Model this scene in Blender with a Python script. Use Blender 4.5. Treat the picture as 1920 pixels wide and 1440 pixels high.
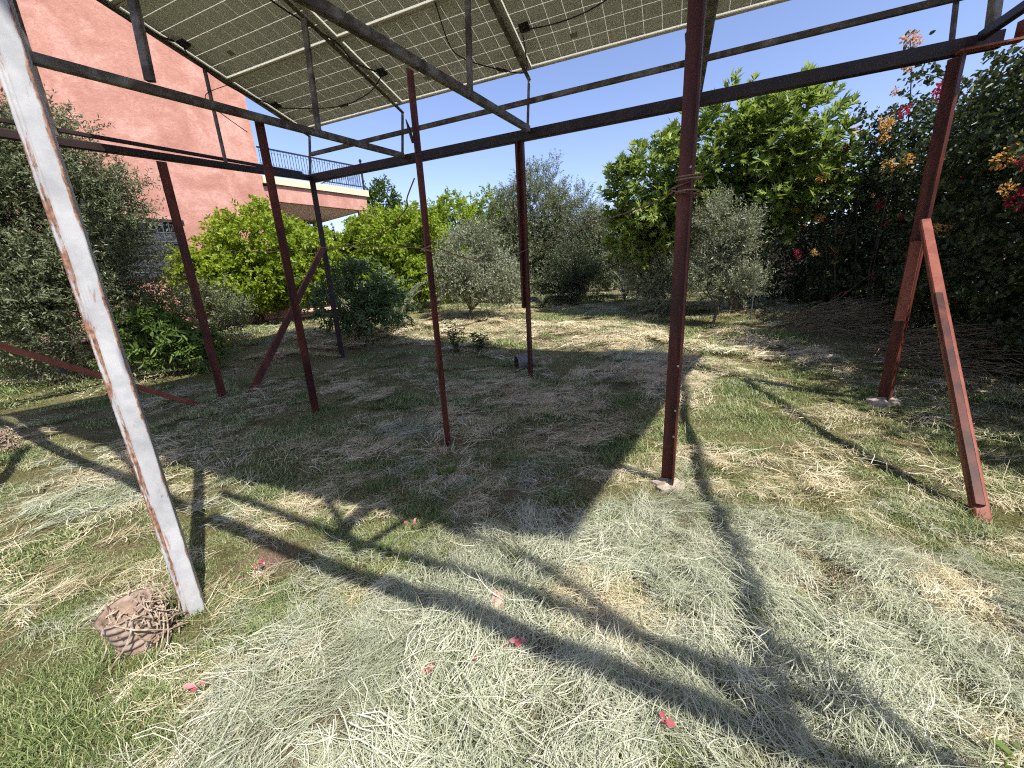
import bpy, math, random
import numpy as np
from mathutils import Matrix, Vector

for o in list(bpy.data.objects):
    bpy.data.objects.remove(o, do_unlink=True)
scn = bpy.context.scene
COL = scn.collection

# ------------------------------------------------------------------ camera
RW = np.array([[0.99860, -0.05295, 0.0], [-0.01397, -0.26346, 0.96457], [-0.05108, -0.96322, -0.26383]])
cam_d = bpy.data.cameras.new('camera')
cam_d.sensor_width = 36.0
cam_d.lens = 36.0 * 724.0 / 1920.0
cam_d.clip_start = 0.02
cam_d.clip_end = 2000.0
cam = bpy.data.objects.new('camera', cam_d)
COL.objects.link(cam)
_nad = np.array([140.0, 2640.0, 724.0]); _nad /= np.linalg.norm(_nad)
_up = -_nad
_f = np.array([0, 0, 1.0]) - _up * _up[2]; _f /= np.linalg.norm(_f)
_r = np.cross(_f, _up)
RW = np.array([_r, _f, _up])
M = Matrix.Identity(4)
for i in range(3):
    M[i][0] = RW[i][0]; M[i][1] = -RW[i][1]; M[i][2] = -RW[i][2]
M[2][3] = 1.6
cam.matrix_world = M
scn.camera = cam

# ------------------------------------------------------------------ sky, sun, exposure
SUN_AZ, SUN_EL = math.radians(143.0), math.radians(52.0)     # azimuth clockwise from +Y
world = bpy.data.worlds.new('World')
scn.world = world
world.use_nodes = True
wn = world.node_tree.nodes; wl = world.node_tree.links
bg = wn['Background']
sky = wn.new('ShaderNodeTexSky')
sky.sky_type = 'NISHITA'
sky.sun_disc = False
sky.sun_elevation = SUN_EL
sky.sun_rotation = SUN_AZ
sky.air_density = 1.0
sky.dust_density = 0.5
sky.ozone_density = 5.0
tint = wn.new('ShaderNodeMix'); tint.data_type = 'RGBA'; tint.blend_type = 'MULTIPLY'
tint.inputs[0].default_value = 1.0
tint.inputs[7].default_value = (1.17, .96, .97, 1)      # hazy summer air: a little more violet than the model sky
wl.new(sky.outputs[0], tint.inputs[6])
wl.new(tint.outputs[2], bg.inputs['Color'])
bg.inputs['Strength'].default_value = 0.15
sun_d = bpy.data.lights.new('sun', 'SUN')
sun_d.energy = 4.6
sun_d.angle = math.radians(0.55)
sun_d.color = (1.0, 0.95, 0.87)
sun = bpy.data.objects.new('sun', sun_d)
COL.objects.link(sun)
S = Vector((math.sin(SUN_AZ) * math.cos(SUN_EL), math.cos(SUN_AZ) * math.cos(SUN_EL), math.sin(SUN_EL)))
sun.rotation_euler = S.to_track_quat('Z', 'Y').to_euler()
sun.location = S * 30
scn.view_settings.view_transform = 'Standard'
scn.view_settings.look = 'None'
scn.view_settings.gamma = 1.0
scn.view_settings.exposure = 0.72
scn.render.engine = 'CYCLES'
scn.cycles.max_bounces = 4
scn.cycles.diffuse_bounces = 3
scn.cycles.glossy_bounces = 2
scn.cycles.use_adaptive_sampling = True
scn.cycles.adaptive_threshold = 0.018
scn.cycles.sample_clamp_indirect = 4.0
scn.cycles.use_denoising = False
scn.cycles.pixel_filter_type = 'BLACKMAN_HARRIS'
scn.cycles.filter_width = 1.15
scn.cycles.use_light_tree = False
scn.cycles.transparent_max_bounces = 4

# ------------------------------------------------------------------ helpers
rng = np.random.default_rng(11)
random.seed(11)


def tag(o, label=None, cat=None, group=None, kind=None):
    if label: o['label'] = label
    if cat: o['category'] = cat
    if group: o['group'] = group
    if kind: o['kind'] = kind
    return o


def empty(name, loc, label=None, cat=None, group=None):
    o = bpy.data.objects.new(name, None)
    o.location = loc
    o.empty_display_size = 0.1
    COL.objects.link(o)
    return tag(o, label, cat, group)


def root_loc(o):
    v = Vector((0, 0, 0))
    while o is not None:
        v = v + o.location
        o = o.parent
    return v


def link(name, me, mat=None, parent=None):
    """one mesh object; its vertices are in world metres"""
    if mat is not None:
        for m in (mat if isinstance(mat, (list, tuple)) else [mat]):
            me.materials.append(m)
    o = bpy.data.objects.new(name, me)
    COL.objects.link(o)
    if parent is not None:
        o.parent = parent
        o.location = -root_loc(parent)
    return o


def np_mesh(name, V, F, rnd=None, smooth=False):
    """mesh from numpy: V (n,3), F (m,k)"""
    V = np.asarray(V, np.float32); F = np.asarray(F, np.int32)
    me = bpy.data.meshes.new(name)
    m, k = F.shape
    me.vertices.add(len(V)); me.vertices.foreach_set('co', V.ravel())
    me.loops.add(m * k); me.loops.foreach_set('vertex_index', F.ravel())
    me.polygons.add(m)
    me.polygons.foreach_set('loop_start', np.arange(0, m * k, k, dtype=np.int32))
    try:
        me.polygons.foreach_set('loop_total', np.full(m, k, np.int32))
    except Exception:
        pass
    if smooth:
        me.polygons.foreach_set('use_smooth', np.ones(m, bool))
    if rnd is not None:
        at = me.attributes.new('rnd', 'FLOAT', 'POINT')
        at.data.foreach_set('value', np.asarray(rnd, np.float32))
    me.update(calc_edges=True)
    me.validate()
    return me


class MB:
    """collects small shapes into one mesh"""
    def __init__(s): s.v = []; s.f = []

    def add(s, V, F):
        b = len(s.v); s.v += [tuple(map(float, p)) for p in V]; s.f += [tuple(i + b for i in f) for f in F]
        return s

    def box(s, c, d):
        c = np.array(c); d = np.array(d) / 2
        V = [c + d * np.array(k) for k in ((-1, -1, -1), (1, -1, -1), (1, 1, -1), (-1, 1, -1), (-1, -1, 1), (1, -1, 1), (1, 1, 1), (-1, 1, 1))]
        return s.add(V, [(0, 3, 2, 1), (4, 5, 6, 7), (0, 1, 5, 4), (1, 2, 6, 5), (2, 3, 7, 6), (3, 0, 4, 7)])

    def prof(s, p0, p1, prof, ref=(0, 0, 1), roll=0.0):
        """sweep a closed 2-D profile from p0 to p1"""
        p0 = np.array(p0, float); p1 = np.array(p1, float)
        d = p1 - p0; d /= np.linalg.norm(d)
        ref = np.array(ref, float)
        if abs(np.dot(ref, d)) > 0.95: ref = np.array([0, 1.0, 0])
        x = np.cross(d, ref); x /= np.linalg.norm(x); y = np.cross(x, d)
        c, sn = math.cos(roll), math.sin(roll)
        x, y = x * c + y * sn, y * c - x * sn
        n = len(prof)
        V = [p0 + x * a + y * b for a, b in prof] + [p1 + x * a + y * b for a, b in prof]
        F = [(i, (i + 1) % n, n + (i + 1) % n, n + i) for i in range(n)]
        F += [tuple(range(n))[::-1], tuple(range(n, 2 * n))]
        return s.add(V, F)

    def bar(s, p0, p1, w, h, ref=(0, 0, 1), roll=0.0):
        b = min(w, h) * .12
        w, h = w / 2, h / 2
        P = [(-w + b, -h), (w - b, -h), (w, -h + b), (w, h - b), (w - b, h), (-w + b, h), (-w, h - b), (-w, -h + b)]
        return s.prof(p0, p1, P, ref, roll)

    def angle(s, p0, p1, leg, t, roll=0.0, ref=(0, 0, 1)):
        o = leg * .35
        P = [(-o, -o), (leg - o, -o), (leg - o, t - o), (t - o, t - o), (t - o, leg - o), (-o, leg - o)]
        return s.prof(p0, p1, P, ref, roll)

    def tube(s, pts, rad, n=6):
        pts = [np.array(p, float) for p in pts]
        if not hasattr(rad, '__len__'): rad = [rad] * len(pts)
        rings = []; V = []
        for i, p in enumerate(pts):
            d = pts[min(i + 1, len(pts) - 1)] - pts[max(i - 1, 0)]
            d /= (np.linalg.norm(d) + 1e-9)
            r = np.array([0, 0, 1.0]) if abs(d[2]) < .9 else np.array([1.0, 0, 0])
            x = np.cross(d, r); x /= np.linalg.norm(x); y = np.cross(d, x)
            for k in range(n):
                a = 2 * math.pi * k / n
                V.append(p + (x * math.cos(a) + y * math.sin(a)) * rad[i])
        F = []
        for i in range(len(pts) - 1):
            for k in range(n):
                F.append((i * n + k, i * n + (k + 1) % n, (i + 1) * n + (k + 1) % n, (i + 1) * n + k))
        F.append(tuple(range(n))[::-1]); F.append(tuple(range((len(pts) - 1) * n, len(pts) * n)))
        return s.add(V, F)

    def mesh(s, name, smooth=False):
        me = bpy.data.meshes.new(name)
        me.from_pydata(s.v, [], s.f)
        if smooth:
            me.polygons.foreach_set('use_smooth', [True] * len(me.polygons))
        me.update()
        return me

    def build(s, name, mat, parent=None, smooth=False):
        return link(name, s.mesh(name, smooth), mat, parent)


# ------------------------------------------------------------------ materials
def mat_new(name):
    m = bpy.data.materials.new(name); m.use_nodes = True
    nt = m.node_tree
    return m, nt.nodes, nt.links, nt.nodes['Principled BSDF']


def ramp(nodes, stops, interp='LINEAR'):
    r = nodes.new('ShaderNodeValToRGB')
    r.color_ramp.interpolation = interp
    el = r.color_ramp.elements
    while len(el) < len(stops): el.new(0.5)
    for e, (p, c) in zip(el, stops):
        e.position = p; e.color = (*c, 1)
    return r


def noise(nodes, links, scale, detail=4, rough=.55, vec=None, dist=0.0):
    n = nodes.new('ShaderNodeTexNoise')
    n.inputs['Scale'].default_value = scale
    n.inputs['Detail'].default_value = detail
    n.inputs['Roughness'].default_value = rough
    n.inputs['Distortion'].default_value = dist
    if vec is not None: links.new(vec, n.inputs['Vector'])
    return n


def mixc(nodes, links, fac, a, b, mode='MIX'):
    m = nodes.new('ShaderNodeMix'); m.data_type = 'RGBA'; m.blend_type = mode
    for sock, val in ((m.inputs[0], fac), (m.inputs[6], a), (m.inputs[7], b)):
        if hasattr(val, 'is_linked'): links.new(val, sock)
        elif isinstance(val, (int, float)): sock.default_value = val
        else: sock.default_value = (*val, 1)
    return m.outputs[2]


def bump(nodes, links, height, bsdf, strength=.3, dist=.01):
    b = nodes.new('ShaderNodeBump')
    b.inputs['Strength'].default_value = strength; b.inputs['Distance'].default_value = dist
    links.new(height, b.inputs['Height']); links.new(b.outputs[0], bsdf.inputs['Normal'])


def pos(nodes, stretch=(1, 1, 1)):
    g = nodes.new('ShaderNodeNewGeometry')
    return g.outputs['Position']


def mapping(nodes, links, vec, scale):
    m = nodes.new('ShaderNodeMapping'); m.inputs['Scale'].default_value = scale
    links.new(vec, m.inputs['Vector']); return m.outputs[0]


def steel(name, stops, rough=.55, scale=6, stretch=(1, 1, .25), fine=60, spec=.28):
    m, n, l, b = mat_new(name)
    v = mapping(n, l, pos(n), stretch)
    a = noise(n, l, scale, 6, .65, v, .6)
    r = ramp(n, stops); l.new(a.outputs['Fac'], r.inputs[0])
    f = noise(n, l, fine, 4, .7, pos(n))
    c = mixc(n, l, .16, r.outputs[0], f.outputs['Fac'], 'OVERLAY')
    l.new(c, b.inputs['Base Color'])
    b.inputs['Roughness'].default_value = rough
    b.inputs['Specular IOR Level'].default_value = spec
    bump(n, l, f.outputs['Fac'], b, .10, .003)
    return m


def leaf_mat(name, dark, mid, light, trans=.35, rough=.45, tcol=None, spec=.35):
    m, n, l, b = mat_new(name)
    at = n.new('ShaderNodeAttribute'); at.attribute_name = 'rnd'
    r = ramp(n, [(0, dark), (.55, mid), (1, light)])
    l.new(at.outputs['Fac'], r.inputs[0])
    l.new(r.outputs[0], b.inputs['Base Color'])
    b.inputs['Roughness'].default_value = rough
    b.inputs['Specular IOR Level'].default_value = spec
    t = n.new('ShaderNodeBsdfTranslucent')
    tc = mixc(n, l, .5, r.outputs[0], tcol or light)
    l.new(tc, t.inputs['Color'])
    mx = n.new('ShaderNodeMixShader'); mx.inputs[0].default_value = trans
    l.new(b.outputs[0], mx.inputs[1]); l.new(t.outputs[0], mx.inputs[2])
    l.new(mx.outputs[0], n['Material Output'].inputs['Surface'])
    return m


MAT = {}
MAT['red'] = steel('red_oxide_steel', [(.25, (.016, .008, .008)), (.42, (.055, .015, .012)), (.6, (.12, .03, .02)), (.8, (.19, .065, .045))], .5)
MAT['redlit'] = steel('sunlit_red_oxide_steel', [(.15, (.10, .025, .018)), (.5, (.24, .07, .045)), (.85, (.34, .14, .10))], .55)  # lighter copy of the red steel, sunlight put into the colour of lit bars
MAT['dark'] = steel('dark_primed_steel', [(.25, (.016, .011, .012)), (.55, (.035, .022, .022)), (.85, (.08, .04, .03))], .45)
MAT['worn'] = steel('weathered_grey_steel', [(.3, (.035, .022, .018)), (.48, (.09, .07, .06)), (.6, (.17, .155, .14)), (.8, (.26, .24, .22))], .6, 5, (1, 1, 1))
MAT['alu'] = steel('aluminium_frame', [(.3, (.42, .40, .34)), (.7, (.55, .53, .46))], .4, 3)
MAT['cable'] = steel('black_cable', [(.3, (.012, .012, .013)), (.7, (.03, .03, .03))], .5)
MAT['rope'] = steel('brown_rope', [(.3, (.16, .09, .06)), (.7, (.32, .2, .14))], .8, 30, (1, 1, 1))


def white_paint():
    m, n, l, b = mat_new('flaking_white_paint')
    p = pos(n)
    v = mapping(n, l, p, (1, 1, .18))
    a = noise(n, l, 22, 8, .72, v, .4)
    at = n.new('ShaderNodeAttribute'); at.attribute_name = 'rnd'     # 1 along the worn edges
    add = n.new('ShaderNodeMath'); add.operation = 'MULTIPLY_ADD'
    l.new(at.outputs['Fac'], add.inputs[0]); add.inputs[1].default_value = .19; l.new(a.outputs['Fac'], add.inputs[2])
    r = ramp(n, [(.60, (0, 0, 0)), (.68, (1, 1, 1))]); l.new(add.outputs[0], r.inputs[0])
    w = noise(n, l, 5, 4, .6, p)
    wc = ramp(n, [(.35, (.30, .305, .315)), (.6, (.45, .45, .455))]); l.new(w.outputs['Fac'], wc.inputs[0])
    ru = noise(n, l, 40, 4, .6, p)
    rc = ramp(n, [(.35, (.10, .045, .025)), (.55, (.26, .13, .08)), (.7, (.36, .26, .18))]); l.new(ru.outputs['Fac'], rc.inputs[0])
    l.new(mixc(n, l, r.outputs[0], wc.outputs[0], rc.outputs[0]), b.inputs['Base Color'])
    b.inputs['Roughness'].default_value = .5
    bump(n, l, a.outputs['Fac'], b, .3, .004)
    return m


MAT['white'] = white_paint()


def stucco():
    m, n, l, b = mat_new('pink_trowelled_stucco')
    p = pos(n)
    a = noise(n, l, 1.1, 5, .6, p, 1.2)
    f = noise(n, l, 5.5, 5, .6, p, 2.2)
    s = n.new('ShaderNodeMath'); s.operation = 'MULTIPLY_ADD'
    l.new(f.outputs['Fac'], s.inputs[0]); s.inputs[1].default_value = .55; l.new(a.outputs['Fac'], s.inputs[2])
    r = ramp(n, [(.5, (.35, .16, .122)), (.78, (.45, .23, .178)), (1.0, (.57, .33, .27))]); l.new(s.outputs[0], r.inputs[0])
    l.new(r.outputs[0], b.inputs['Base Color'])
    b.inputs['Roughness'].default_value = .9
    b.inputs['Specular IOR Level'].default_value = .15
    f2 = noise(n, l, 14, 5, .6, p, 1.5)
    bump(n, l, f2.outputs['Fac'], b, .5, .02)
    return m


MAT['stucco'] = stucco()
MAT['cream'] = steel('cream_plaster', [(.3, (.62, .52, .34)), (.7, (.72, .62, .42))], .85, 2, (1, 1, 1))
MAT['ceiling'] = steel('white_plaster', [(.3, (.62, .6, .56)), (.7, (.72, .7, .66))], .9, 2, (1, 1, 1))
MAT['iron'] = steel('blue_grey_ironwork', [(.3, (.010, .014, .024)), (.7, (.022, .03, .05))], .75, 8, (1, 1, 1))
MAT['grille'] = steel('grey_window_grille', [(.3, (.06, .068, .08)), (.7, (.11, .12, .135))], .7, 8, (1, 1, 1))
MAT['shutter'] = steel('dark_window_shutter', [(.3, (.03, .035, .04)), (.7, (.06, .065, .07))], .4, 3, (1, 1, 1))
MAT['bark'] = steel('grey_bark', [(.3, (.06, .048, .036)), (.55, (.13, .105, .08)), (.8, (.22, .19, .15))], .9, 9, (1, 1, .3))
MAT['darkbark'] = steel('brown_bark', [(.3, (.035, .025, .018)), (.7, (.11, .08, .055))], .9, 9, (1, 1, .3))
MAT['stone'] = steel('pink_stone', [(.3, (.36, .22, .16)), (.7, (.55, .40, .32))], .9, 20, (1, 1, 1))
MAT['concrete'] = steel('pale_concrete', [(.3, (.30, .24, .18)), (.7, (.50, .43, .35))], .95, 18, (1, 1, 1))
MAT['terrace'] = steel('terrace_plaster', [(.3, (.45, .26, .19)), (.7, (.62, .45, .36))], .9, 2, (1, 1, 1))

MAT['olive'] = leaf_mat('olive_leaf', (.06, .08, .035), (.17, .195, .10), (.36, .38, .26), .27, .42, (.16, .19, .06))
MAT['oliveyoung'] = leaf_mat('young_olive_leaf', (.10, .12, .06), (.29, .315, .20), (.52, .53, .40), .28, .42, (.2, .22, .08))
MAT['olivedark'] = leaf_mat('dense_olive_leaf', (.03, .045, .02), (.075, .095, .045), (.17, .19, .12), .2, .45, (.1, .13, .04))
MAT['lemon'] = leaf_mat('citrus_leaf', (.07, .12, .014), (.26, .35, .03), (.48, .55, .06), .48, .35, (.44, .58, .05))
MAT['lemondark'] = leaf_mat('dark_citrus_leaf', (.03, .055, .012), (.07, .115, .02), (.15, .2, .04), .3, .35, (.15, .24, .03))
MAT['fig'] = leaf_mat('fig_leaf', (.07, .125, .02), (.23, .33, .06), (.40, .50, .12), .42, .4, (.38, .48, .06))
MAT['boug'] = leaf_mat('bougainvillea_leaf', (.022, .034, .013), (.055, .075, .027), (.13, .155, .065), .22, .4, (.1, .15, .03))
MAT['peach'] = leaf_mat('peach_leaf', (.05, .09, .02), (.12, .19, .04), (.22, .3, .07), .4, .45, (.25, .36, .05))
MAT['loquat'] = leaf_mat('dark_shrub_leaf', (.05, .085, .03), (.12, .18, .07), (.25, .31, .15), .3, .42, (.13, .2, .06))
MAT['palm'] = leaf_mat('palm_leaf', (.08, .1, .06), (.17, .2, .13), (.3, .33, .22), .25, .5, (.2, .25, .1))
MAT['magenta'] = leaf_mat('magenta_bract', (.20, .012, .03), (.34, .02, .05), (.5, .06, .10), .45, .6, (.7, .05, .12), .1)
MAT['orange'] = leaf_mat('orange_bract', (.46, .22, .05), (.62, .36, .12), (.74, .52, .24), .45, .6, (.8, .45, .08), .1)
MAT['peachb'] = leaf_mat('salmon_bract', (.55, .24, .12), (.7, .36, .2), (.8, .52, .33), .45, .6, (.8, .45, .25), .1)
MAT['petal'] = leaf_mat('pink_petal', (.45, .09, .11), (.58, .17, .19), (.70, .36, .36), .35, .6, (.7, .2, .2), .1)

# ------------------------------------------------------------------ terrain
def ss(t):
    t = np.clip(t, 0, 1); return t * t * (3 - 2 * t)


def wob(x, y, f, s):
    """smooth pseudo noise -1..1"""
    return (np.sin(x * f * 1.0 + s) * np.cos(y * f * 1.13 + 1.7 * s) + np.sin((x * .7 + y * .9) * f * 1.9 + 2.3 * s) * .6
            + np.cos((x * 1.3 - y * .8) * f * 2.7 + 3.1 * s) * .35) / 1.95


HAY = [  # cut hay: x, y, radius, weight, straw-ness
    (.1, 1.5, .6, 1, 0), (-.5, 1.2, .5, 1, 0), (.5, 1.05, .6, 1, 0), (1.0, 1.6, .55, 1, 0), (1.5, 1.35, .6, 1, 0), (1.9, 1.05, .6, 1, 0),
    (.35, 1.95, .45, .9, 0), (-.9, .95, .45, 1, 0), (1.3, .9, .6, 1, 0), (1.15, 2.05, .4, .9, 0), (-.3, .75, .5, 1, 0), (2.1, 1.5, .4, .8, .2), (-.75, 1.55, .3, .7, 0),
    (-.6, 4.6, .8, .6, .9), (.9, 4.7, .9, .75, .9), (-1.8, 5.3, .9, .5, .9), (.2, 5.3, .7, .65, .9), (1.8, 5.7, .7, .8, .9), (-2.9, 6.0, .8, .6, .9), (-1.2, 3.9, .5, .7, .4), (.7, 3.6, .5, .5, .2),
    (2.6, 6.2, .7, .9, .6), (3.2, 7.2, .9, .9, .7), (2.2, 4.6, .4, .4, .8), (4.4, 7.0, .8, .8, .7), (1.9, 3.0, .5, .12, 1), (2.5, 2.6, .5, .25, 1),
    (-2.7, 9.5, 1.4, 1, .9), (.5, 9.2, 1.5, 1, .9), (-1.0, 11.0, 1.6, 1, .9), (2.0, 8.6, 1.1, .9, .9), (3.4, 8.9, 1.0, .9, .9), (-4.6, 9.3, 1.3, .9, .8), (1.8, 7.2, .7, .5, .9), (-1.5, 8.3, .9, .9, .9),
    (-5.0, 5.0, .8, .7, .5), (-3.7, 3.05, .55, .7, .6), (-3.0, 2.6, .45, .5, .6), (-4.2, 7.4, .8, .6, .7),
    (5.4, 6.0, .8, .5, .5), (5.2, 4.6, .6, .5, .5), (6.2, 7.2, 1.0, .6, .5),
]


SOIL = [(.06, 1.2, .10), (.33, 1.06, .13), (-1.62, 2.05, .16), (.62, .98, .09), (-.75, .95, .10), (1.5, 1.75, .12), (.05, 2.75, .16)]   # bare pinkish soil


def soil_mask(x, y):
    s = np.zeros_like(x)
    for hx, hy, r in SOIL: s += np.exp(-((x - hx) ** 2 + (y - hy) ** 2) / (r * r))
    return np.clip(s, 0, 1)


def hay_mask(x, y):
    s = np.zeros_like(x)
    for hx, hy, r, w, st in HAY:
        s += w * np.exp(-((x - hx) ** 2 + (y - hy) ** 2) / (r * r))
    return np.clip(s * (1 + .35 * wob(x, y, 3.1, .4)) - .45 * np.maximum(0, wob(x, y, 5.3, 2.7)) - .3 * np.maximum(0, wob(x, y, 9.1, 1.2)) - .9 * soil_mask(x, y), 0, 1)


def straw_mask(x, y):
    s = np.zeros_like(x) + 1e-4; t = np.zeros_like(x)
    for hx, hy, r, w, st in HAY:
        e = w * np.exp(-((x - hx) ** 2 + (y - hy) ** 2) / (r * r)); s += e; t += e * st
    return t / s


def terr(x, y):
    x = np.asarray(x, float); y = np.asarray(y, float)
    r = np.hypot(x, y) + .15 * np.maximum(0, -x)
    base = .8 * ss((r - 4.5) / 10.5)
    lump = .018 * wob(x, y, 2.2, 1.0) + .012 * wob(x, y, 5.3, 2.0)
    pile = .12 * np.exp(-((x - 6.2) ** 2 + (y - 7.3) ** 2) / .9) + .16 * np.exp(-((x - 5.7) ** 2 + (y - 5.0) ** 2) / .6)
    return base + lump + pile + .05 * hay_mask(x, y) * (1 + .6 * wob(x, y, 4.0, 5.0)) - .03


def tz(x, y): return float(terr(np.array([x]), np.array([y]))[0])


def make_ground():
    a = np.concatenate([-np.geomspace(16, 400, 22)[::-1], np.linspace(-15.6, -4.2, 58), np.linspace(-4, 4, 134), np.linspace(4.2, 15.6, 58), np.geomspace(16, 400, 22)])
    X, Y = np.meshgrid(a, a, indexing='ij')
    Z = terr(X, Y)
    n = len(a)
    V = np.stack([X.ravel(), Y.ravel(), Z.ravel()], 1)
    I = np.arange(n * n).reshape(n, n)
    F = np.stack([I[:-1, :-1].ravel(), I[1:, :-1].ravel(), I[1:, 1:].ravel(), I[:-1, 1:].ravel()], 1)
    me = np_mesh('ground', V, F, hay_mask(X, Y).ravel(), True)
    at = me.attributes.new('soil', 'FLOAT', 'POINT'); at.data.foreach_set('value', soil_mask(X, Y).ravel().astype(np.float32))
    m, nd, l, b = mat_new('dry_soil_and_thatch')
    p = pos(nd)
    a1 = noise(nd, l, 1.6, 5, .6, p, .5)
    c1 = ramp(nd, [(.35, (.20, .215, .09)), (.58, (.30, .285, .15)), (.78, (.40, .32, .21))]); l.new(a1.outputs['Fac'], c1.inputs[0])
    f = noise(nd, l, 70, 5, .75, p, 1.0)
    fr = ramp(nd, [(.38, (.22, .22, .2)), (.62, (1.5, 1.4, 1.25))]); l.new(f.outputs['Fac'], fr.inputs[0])
    soil = mixc(nd, l, 1.0, c1.outputs[0], fr.outputs[0], 'MULTIPLY')
    at = nd.new('ShaderNodeAttribute'); at.attribute_name = 'rnd'
    th = ramp(nd, [(.3, (.16, .13, .07)), (.7, (.36, .32, .2))]); l.new(f.outputs['Fac'], th.inputs[0])
    k = nd.new('ShaderNodeMath'); k.operation = 'MULTIPLY'; l.new(at.outputs['Fac'], k.inputs[0]); k.inputs[1].default_value = .75
    so = nd.new('ShaderNodeAttribute'); so.attribute_name = 'soil'
    sc = ramp(nd, [(.3, (.22, .13, .09)), (.7, (.46, .31, .24))]); l.new(f.outputs['Fac'], sc.inputs[0])
    l.new(mixc(nd, l, so.outputs['Fac'], mixc(nd, l, k.outputs[0], soil, th.outputs[0]), sc.outputs[0]), b.inputs['Base Color'])
    b.inputs['Roughness'].default_value = .95; b.inputs['Specular IOR Level'].default_value = .1
    f3 = noise(nd, l, 260, 4, .7, p); ad = nd.new('ShaderNodeMath'); ad.operation = 'MULTIPLY_ADD'; l.new(f3.outputs['Fac'], ad.inputs[0]); ad.inputs[1].default_value = .5; l.new(f.outputs['Fac'], ad.inputs[2])
    bump(nd, l, ad.outputs[0], b, 1.0, .035)
    o = link('ground', me, m)
    tag(o, kind='structure')
    return o


make_ground()

# ------------------------------------------------------------------ pink house
FD = np.array([.643, .766, 0]); FN = np.array([.766, -.643, 0]); F0 = np.array([-7.05, 12.67, 0])   # along / out of the facade


def hp(t, z, out=0.0): return F0 + FD * t + FN * out + np.array([0, 0, z])


def slab(mb, t0, t1, z0, z1, o0, o1):
    V = [hp(t0, z0, o0), hp(t1, z0, o0), hp(t1, z0, o1), hp(t0, z0, o1), hp(t0, z1, o0), hp(t1, z1, o0), hp(t1, z1, o1), hp(t0, z1, o1)]
    return mb.add(V, [(0, 3, 2, 1), (4, 5, 6, 7), (0, 1, 5, 4), (1, 2, 6, 5), (2, 3, 7, 6), (3, 0, 4, 7)])


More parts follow.
